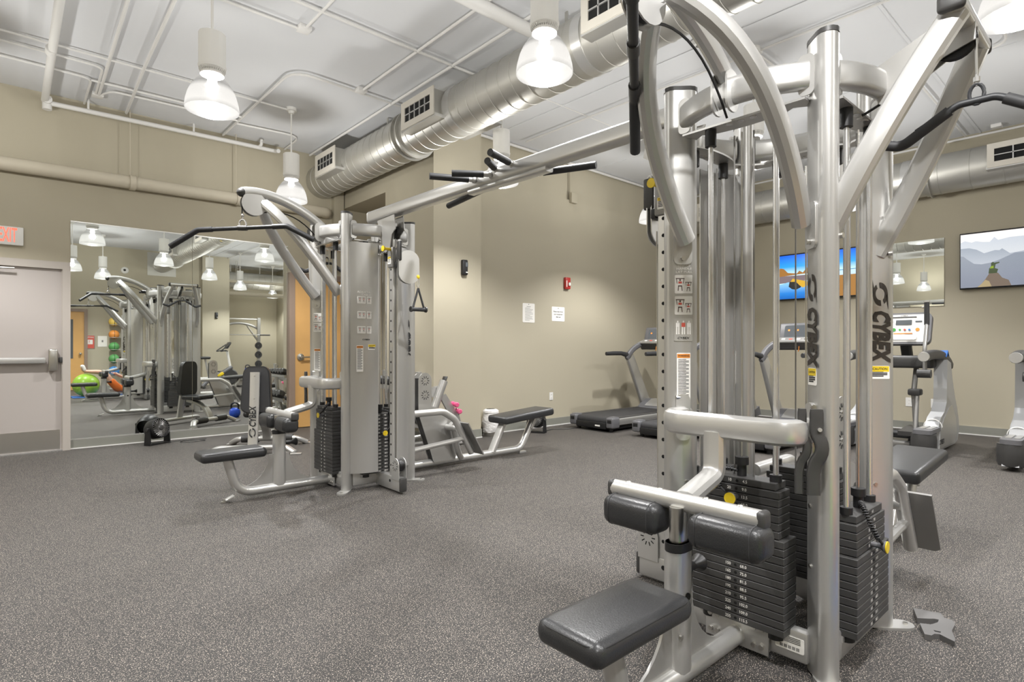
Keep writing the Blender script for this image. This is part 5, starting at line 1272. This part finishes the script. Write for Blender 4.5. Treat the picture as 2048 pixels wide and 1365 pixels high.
# ================================================================ the part of the room seen in the mirror only
# medicine ball stand
t = thing('ball_stand', (2.68, -3.0, 0), 'tall white stand for medicine balls against the wall behind', 'rack')
MB().box(2.64, 2.70, -3.06, -3.0, 0, 2.15).build('post', 'silver_light', t)
MB().cbox((2.58, -2.95, .02), (.5, .40, .04), bev=.01).build('base', 'silver', t)
for z in (1.95, 1.58, 1.23, .88, .53):
    MB().tube([(2.46 + .11 * math.cos(a), -2.98 + .11 * math.sin(a), z - .085) for a in [2 * PI * i / 20 for i in range(20)]], .009, 6, closed=True).tube([(2.56, -2.98, z - .085), (2.66, -3.03, z - .085)], .010, 6).build('cradle', 'silver_light', t)
for z, m_, nm, pos in ((1.95, 'ball_yellow', 'yellow', 'on the top ring'), (1.58, 'ball_orange', 'orange', 'on the second ring'), (1.23, 'green', 'green', 'on the middle ring'), (.88, 'green', 'green', 'on the fourth ring'), (.53, 'ball_blue', 'blue', 'on the lowest ring')):
    b = thing('medicine_ball', (2.46, -2.98, z - .13), '%s medicine ball %s of the ball stand' % (nm, pos), 'ball', 'medicine balls')
    MB().ball((2.46, -2.98, z), .132, n=24, m=16).build('ball', m_, b)
    for ax in ((1, 0, 0), (0, 1, .3)): 
        MB().lathe([(.1325, -.006), (.1335, 0), (.1325, .006)], (2.46, -2.98, z), ax, 28).build('seam', 'black_plastic', b)
# stability ball, mat and the person using them
t = thing('stability_ball', (1.56, -.22, 0), 'large lime green exercise ball on the blue mat', 'ball')
MB().ball((1.56, -.22, .2945), .275, n=36, m=24).build('ball', 'ball_green', t)
for z in (-.06, 0, .06): MB().lathe([(math.sqrt(.275 ** 2 - z * z) - .001, z - .004), (math.sqrt(.275 ** 2 - z * z) + .003, z), (math.sqrt(.275 ** 2 - z * z) - .001, z + .004)], (1.56, -.22, .2945), n=36).build('rib', 'ball_green', t)
tag(MB().cbox((2.15, -.22, .009), (1.75, .62, .018), bev=.006).build('exercise_mat', 'mat_blue'), 'blue exercise mat on the floor under the green ball', 'mat')

def skin(name, joints, edges, m_, parent=None, sub=2):
    """joints: (x, y, z, radius); the surface is grown along the edges"""
    me = bpy.data.meshes.new(name); me.from_pydata([j[:3] for j in joints], edges, []); o = bpy.data.objects.new(name, me); link(o)
    md = o.modifiers.new('skin', 'SKIN'); md.use_smooth_shade = True
    for i, j in enumerate(joints):
        v = me.skin_vertices[0].data[i]; v.radius = (j[3], j[3]); v.use_root = (i == 0)
    s = o.modifiers.new('sub', 'SUBSURF'); s.levels = sub; s.render_levels = sub
    me.materials.append(M(m_))
    if parent is not None: put(o, parent)
    return o
person = thing('person', (2.3, -.22, .018), 'person in orange shorts and dark shirt doing crunches, legs on the ball', 'person')
Y0 = -.22
J = [(2.26, Y0, .150, .105),                                   # 0 pelvis (root)
     (2.40, Y0, .165, .105), (2.55, Y0, .235, .115), (2.66, Y0, .325, .095), (2.71, Y0, .385, .045), (2.755, Y0, .440, .070), (2.80, Y0, .505, .078), (2.825, Y0, .570, .052)]   # spine, neck, head
E_ = [(i, i + 1) for i in range(7)]
def chain(start, pts):
    global J, E_
    p = start
    for q in pts: J.append(q); E_.append((p, len(J) - 1)); p = len(J) - 1
    return p
for s in (-1, 1):
    chain(0, [(2.20, Y0 + s * .09, .17, .085), (2.06, Y0 + s * .095, .36, .072), (1.92, Y0 + s * .095, .585, .056), (1.78, Y0 + s * .095, .605, .055), (1.60, Y0 + s * .095, .615, .040), (1.52, Y0 + s * .095, .635, .036), (1.49, Y0 + s * .10, .70, .034), (1.475, Y0 + s * .105, .765, .026)])
    e = chain(3, [(2.64, Y0 + s * .17, .33, .058), (2.52, Y0 + s * .235, .36, .046), (2.42, Y0 + s * .235, .405, .040), (2.30, Y0 + s * .20, .47, .032), (2.20, Y0 + s * .175, .525, .025), (2.155, Y0 + s * .168, .55, .026)])
    for k in range(4):
        chain(e, [(2.125, Y0 + s * (.145 + k * .016), .566, .0095), (2.095 + abs(k - 1.5) * .006, Y0 + s * (.143 + k * .017), .578, .0085), (2.072 + abs(k - 1.5) * .008, Y0 + s * (.143 + k * .017), .572, .007)])
    chain(e - 0, [(2.165, Y0 + s * .140, .57, .010), (2.145, Y0 + s * .128, .590, .008)])
skin('body', J, E_, 'skin', person)
# face details and hair ride on the head
hc = Vector((2.805, Y0, .515)); fx = Vector((-.80, 0, .60)); fy = Vector((0, 1, 0)); fz = Vector((.6, 0, .8))
MB().ball(hc + fx * .084 - fz * .012, .013, n=10, m=8).build('nose', 'skin', person)
for s in (-1, 1):
    MB().ball(hc + fx * .074 + fy * (s * .028) + fz * .012, .009, n=10, m=8).build('eye', 'paper', person)
    MB().ball(hc + fy * (s * .080) - fx * .005, .016, n=10, m=8).build('ear', 'skin', person)
MB().tube([hc + fx * .072 + fy * y - fz * .042 for y in (-.02, 0, .02)], .004, 6).build('mouth', 'red_print', person)
hb = MB().ball((0, 0, 0), .089, n=20, m=14)
hb.V = [tuple(hc - fx * .012 + fz * .016 + fx * v[0] + fy * v[1] + fz * v[2]) for v in hb.V if True]
hb.build('hair', 'hair', person)
skin('shorts', [(2.27, Y0, .150, .118), (2.20, Y0 + .09, .18, .100), (2.07, Y0 + .095, .35, .088), (2.02, Y0 + .096, .42, .084), (2.20, Y0 - .09, .18, .100), (2.07, Y0 - .095, .35, .088), (2.02, Y0 - .096, .42, .084), (2.36, Y0, .16, .116)], [(0, 1), (1, 2), (2, 3), (0, 4), (4, 5), (5, 6), (0, 7)], 'cloth_orange', person)
skin('shirt', [(2.42, Y0, .172, .117), (2.55, Y0, .238, .127), (2.665, Y0, .328, .105), (2.64, Y0 + .17, .332, .070), (2.55, Y0 + .22, .352, .060), (2.64, Y0 - .17, .332, .070), (2.55, Y0 - .22, .352, .060), (2.34, Y0, .160, .116)], [(0, 1), (1, 2), (2, 3), (3, 4), (2, 5), (5, 6), (0, 7)], 'cloth_dark', person)
for s in (-1, 1):
    skin('shoe', [(1.530, Y0 + s * .095, .622, .040), (1.505, Y0 + s * .10, .700, .044), (1.478, Y0 + s * .105, .785, .034)], [(0, 1), (1, 2)], 'white', person)

# exercise bike
t = thing('exercise_bike', (5.0, -1.6, 0), 'black and yellow exercise bike by the pilaster behind', 'bike')
for x in (4.45, 5.45): MB().tube([(x, -1.85, .04), (x, -1.35, .04)], .035, 12).build('floor_bar', 'dark_plastic', t)
MB().sweep([(4.45, -1.6, .06), (4.70, -1.6, .35), (4.95, -1.6, .42), (5.25, -1.6, .62)], rrect(.10, .16, .04, 3), up=(0, 1, 0)).build('frame', 'grey_plastic', t)
MB().lathe([(.001, -.06), (.22, -.06), (.25, -.03), (.25, .03), (.22, .06), (.001, .06)], (5.18, -1.6, .32), (0, 1, 0), 30).build('flywheel_cover', 'dark_plastic', t)
MB().cbox((4.92, -1.6, .40), (.22, .17, .10), (0, -.5, 0), bev=.03).build('yellow_trim', 'yellow', t)
MB().tube([(4.62, -1.6, .35), (4.52, -1.6, .86)], .03, 12).build('seat_post', 'silver_light', t)
MB().cbox((4.51, -1.6, .90), (.28, .22, .08), bev=.035, seg=3).build('saddle', 'vinyl', t)
MB().tube([(5.22, -1.6, .55), (5.12, -1.6, 1.10)], .035, 12).build('mast', 'white', t)
for s in (-1, 1): MB().tube(arc([(5.12, -1.6 + s * .04, 1.10), (5.02, -1.6 + s * .20, 1.12), (4.85, -1.6 + s * .22, 1.08), (5.15, -1.6 + s * .22, 1.30)], .06), .017, 10).build('handlebar', 'rubber', t)
MB().cbox((5.14, -1.6, 1.27), (.05, .30, .22), (0, .5, 0), bev=.02).build('console', 'dark_plastic', t)
for s in (-1, 1): MB().tube([(4.98, -1.6, .36), (4.98, -1.6 + s * .12, .36), (5.05 * 1.0 + s * .10, -1.6 + s * .13, .36 - s * .12)], .018, 8).build('crank', 'steel', t)
for s in (-1, 1): MB().cbox((5.05 + s * .10, -1.6 + s * .19, .36 - s * .12), (.10, .09, .03), bev=.01).build('pedal', 'black_plastic', t)
# low black bench with a kettlebell on it
t = thing('flat_bench', (5.90, -1.5, 0), 'low black flat bench beside the exercise bike', 'bench')
MB().cbox((6.02, -1.5, .385), (.85, .30, .07), bev=.028, seg=3).build('pad', 'vinyl', t)
for x in (5.72, 6.32): 
    MB().sweep([(x, -1.5, .02), (x, -1.5, .35)], rrect(.06, .06, .01, 2), up=(0, 1, 0)).build('leg', 'silver', t)
    MB().cbox((x, -1.5, .02), (.07, .46, .04), bev=.01).build('foot', 'silver', t)
kettlebell('blue kettlebell resting on the low flat bench behind', (5.68, -1.5, .4205), .3)
# rack with a barbell in the alcove
t = thing('barbell_rack', (6.4, -4.5, 0), 'white barbell rack with weight plates standing in the alcove', 'rack')
for x in (5.80, 6.98):
    MB().box(x - .05, x + .05, -4.56, -4.46, .0, 2.28).build('upright', 'silver_light', t)
    MB().box(x - .04, x + .04, -5.0, -4.0, .0, .08).build('floor_rail', 'silver_light', t)
    for z in (.62, .95, 1.28):
        MB().lathe([(.03, -.02), (.12, -.02), (.125, 0), (.12, .02), (.03, .02)], (x - .04, -4.40, z), (0, 1, 0), 24).build('weight_plate', 'rubber', t)
MB().tube([(5.80, -4.5, 2.22), (6.98, -4.5, 2.22)], .025, 10).build('top_bar', 'white', t)
MB().tube(bez((5.80, -4.55, 1.95), (6.1, -4.55, 2.13), (6.6, -4.55, 2.13), (6.98, -4.55, 1.88), 10), .045, 10).build('arch_brace', 'silver_light', t)
MB().tube([(6.58, -4.55, 2.02), (6.96, -4.55, 1.45)], .03, 10).build('diagonal_brace', 'silver_light', t)
MB().tube([(5.65, -4.42, 1.66), (7.0, -4.42, 1.66)], .014, 10).build('barbell', 'chrome', t)
MB().tube([(7.0, -4.42, 1.66), (7.35, -4.42, 1.66)], .025, 12).build('barbell_sleeve', 'rubber', t)
# exposed pipes in the alcove
for i, (y, z, r_) in enumerate(((-3.62, 3.45, .05), (-3.78, 3.05, .07))):
    t = thing('alcove_pipe', (6.8, y, z - r_), ('thin', 'thick')[i] + ' beige pipe crossing the alcove near its ceiling', 'pipe', 'alcove pipes')
    MB().tube([(5.62, y, z), (7.98, y, z)], r_, 12).build('pipe_run', 'beige_pipe', t)
    for x in (6.0, 7.6): MB().tube([(x, y, z), (x, y, CEIL)], .008, 6).build('hanger_rod', 'silver_light', t)

# stretch bands hung on the wall behind
for x, z, h, m_, nm in ((4.10, 1.05, .52, 'yellow', 'yellow'), (4.13, 1.78, .30, 'ball_blue', 'blue')):
    t = thing('stretch_band', (x, -3.19, z), nm + ' stretch band hanging on the wall behind the towers', 'band', 'stretch bands on the wall')
    MB().tube([(x + .055 * math.cos(a), -3.165, z + h / 2 + h / 2 * math.sin(a)) for a in [2 * PI * i / 24 for i in range(24)]], .028, 8, up=(0, 1, 0), closed=True).build('loop', m_, t)
    MB().cyl((x, -3.2, z + h - .02), (x, -3.12, z + h - .02), .008, n=8).build('hook', 'steel', t)
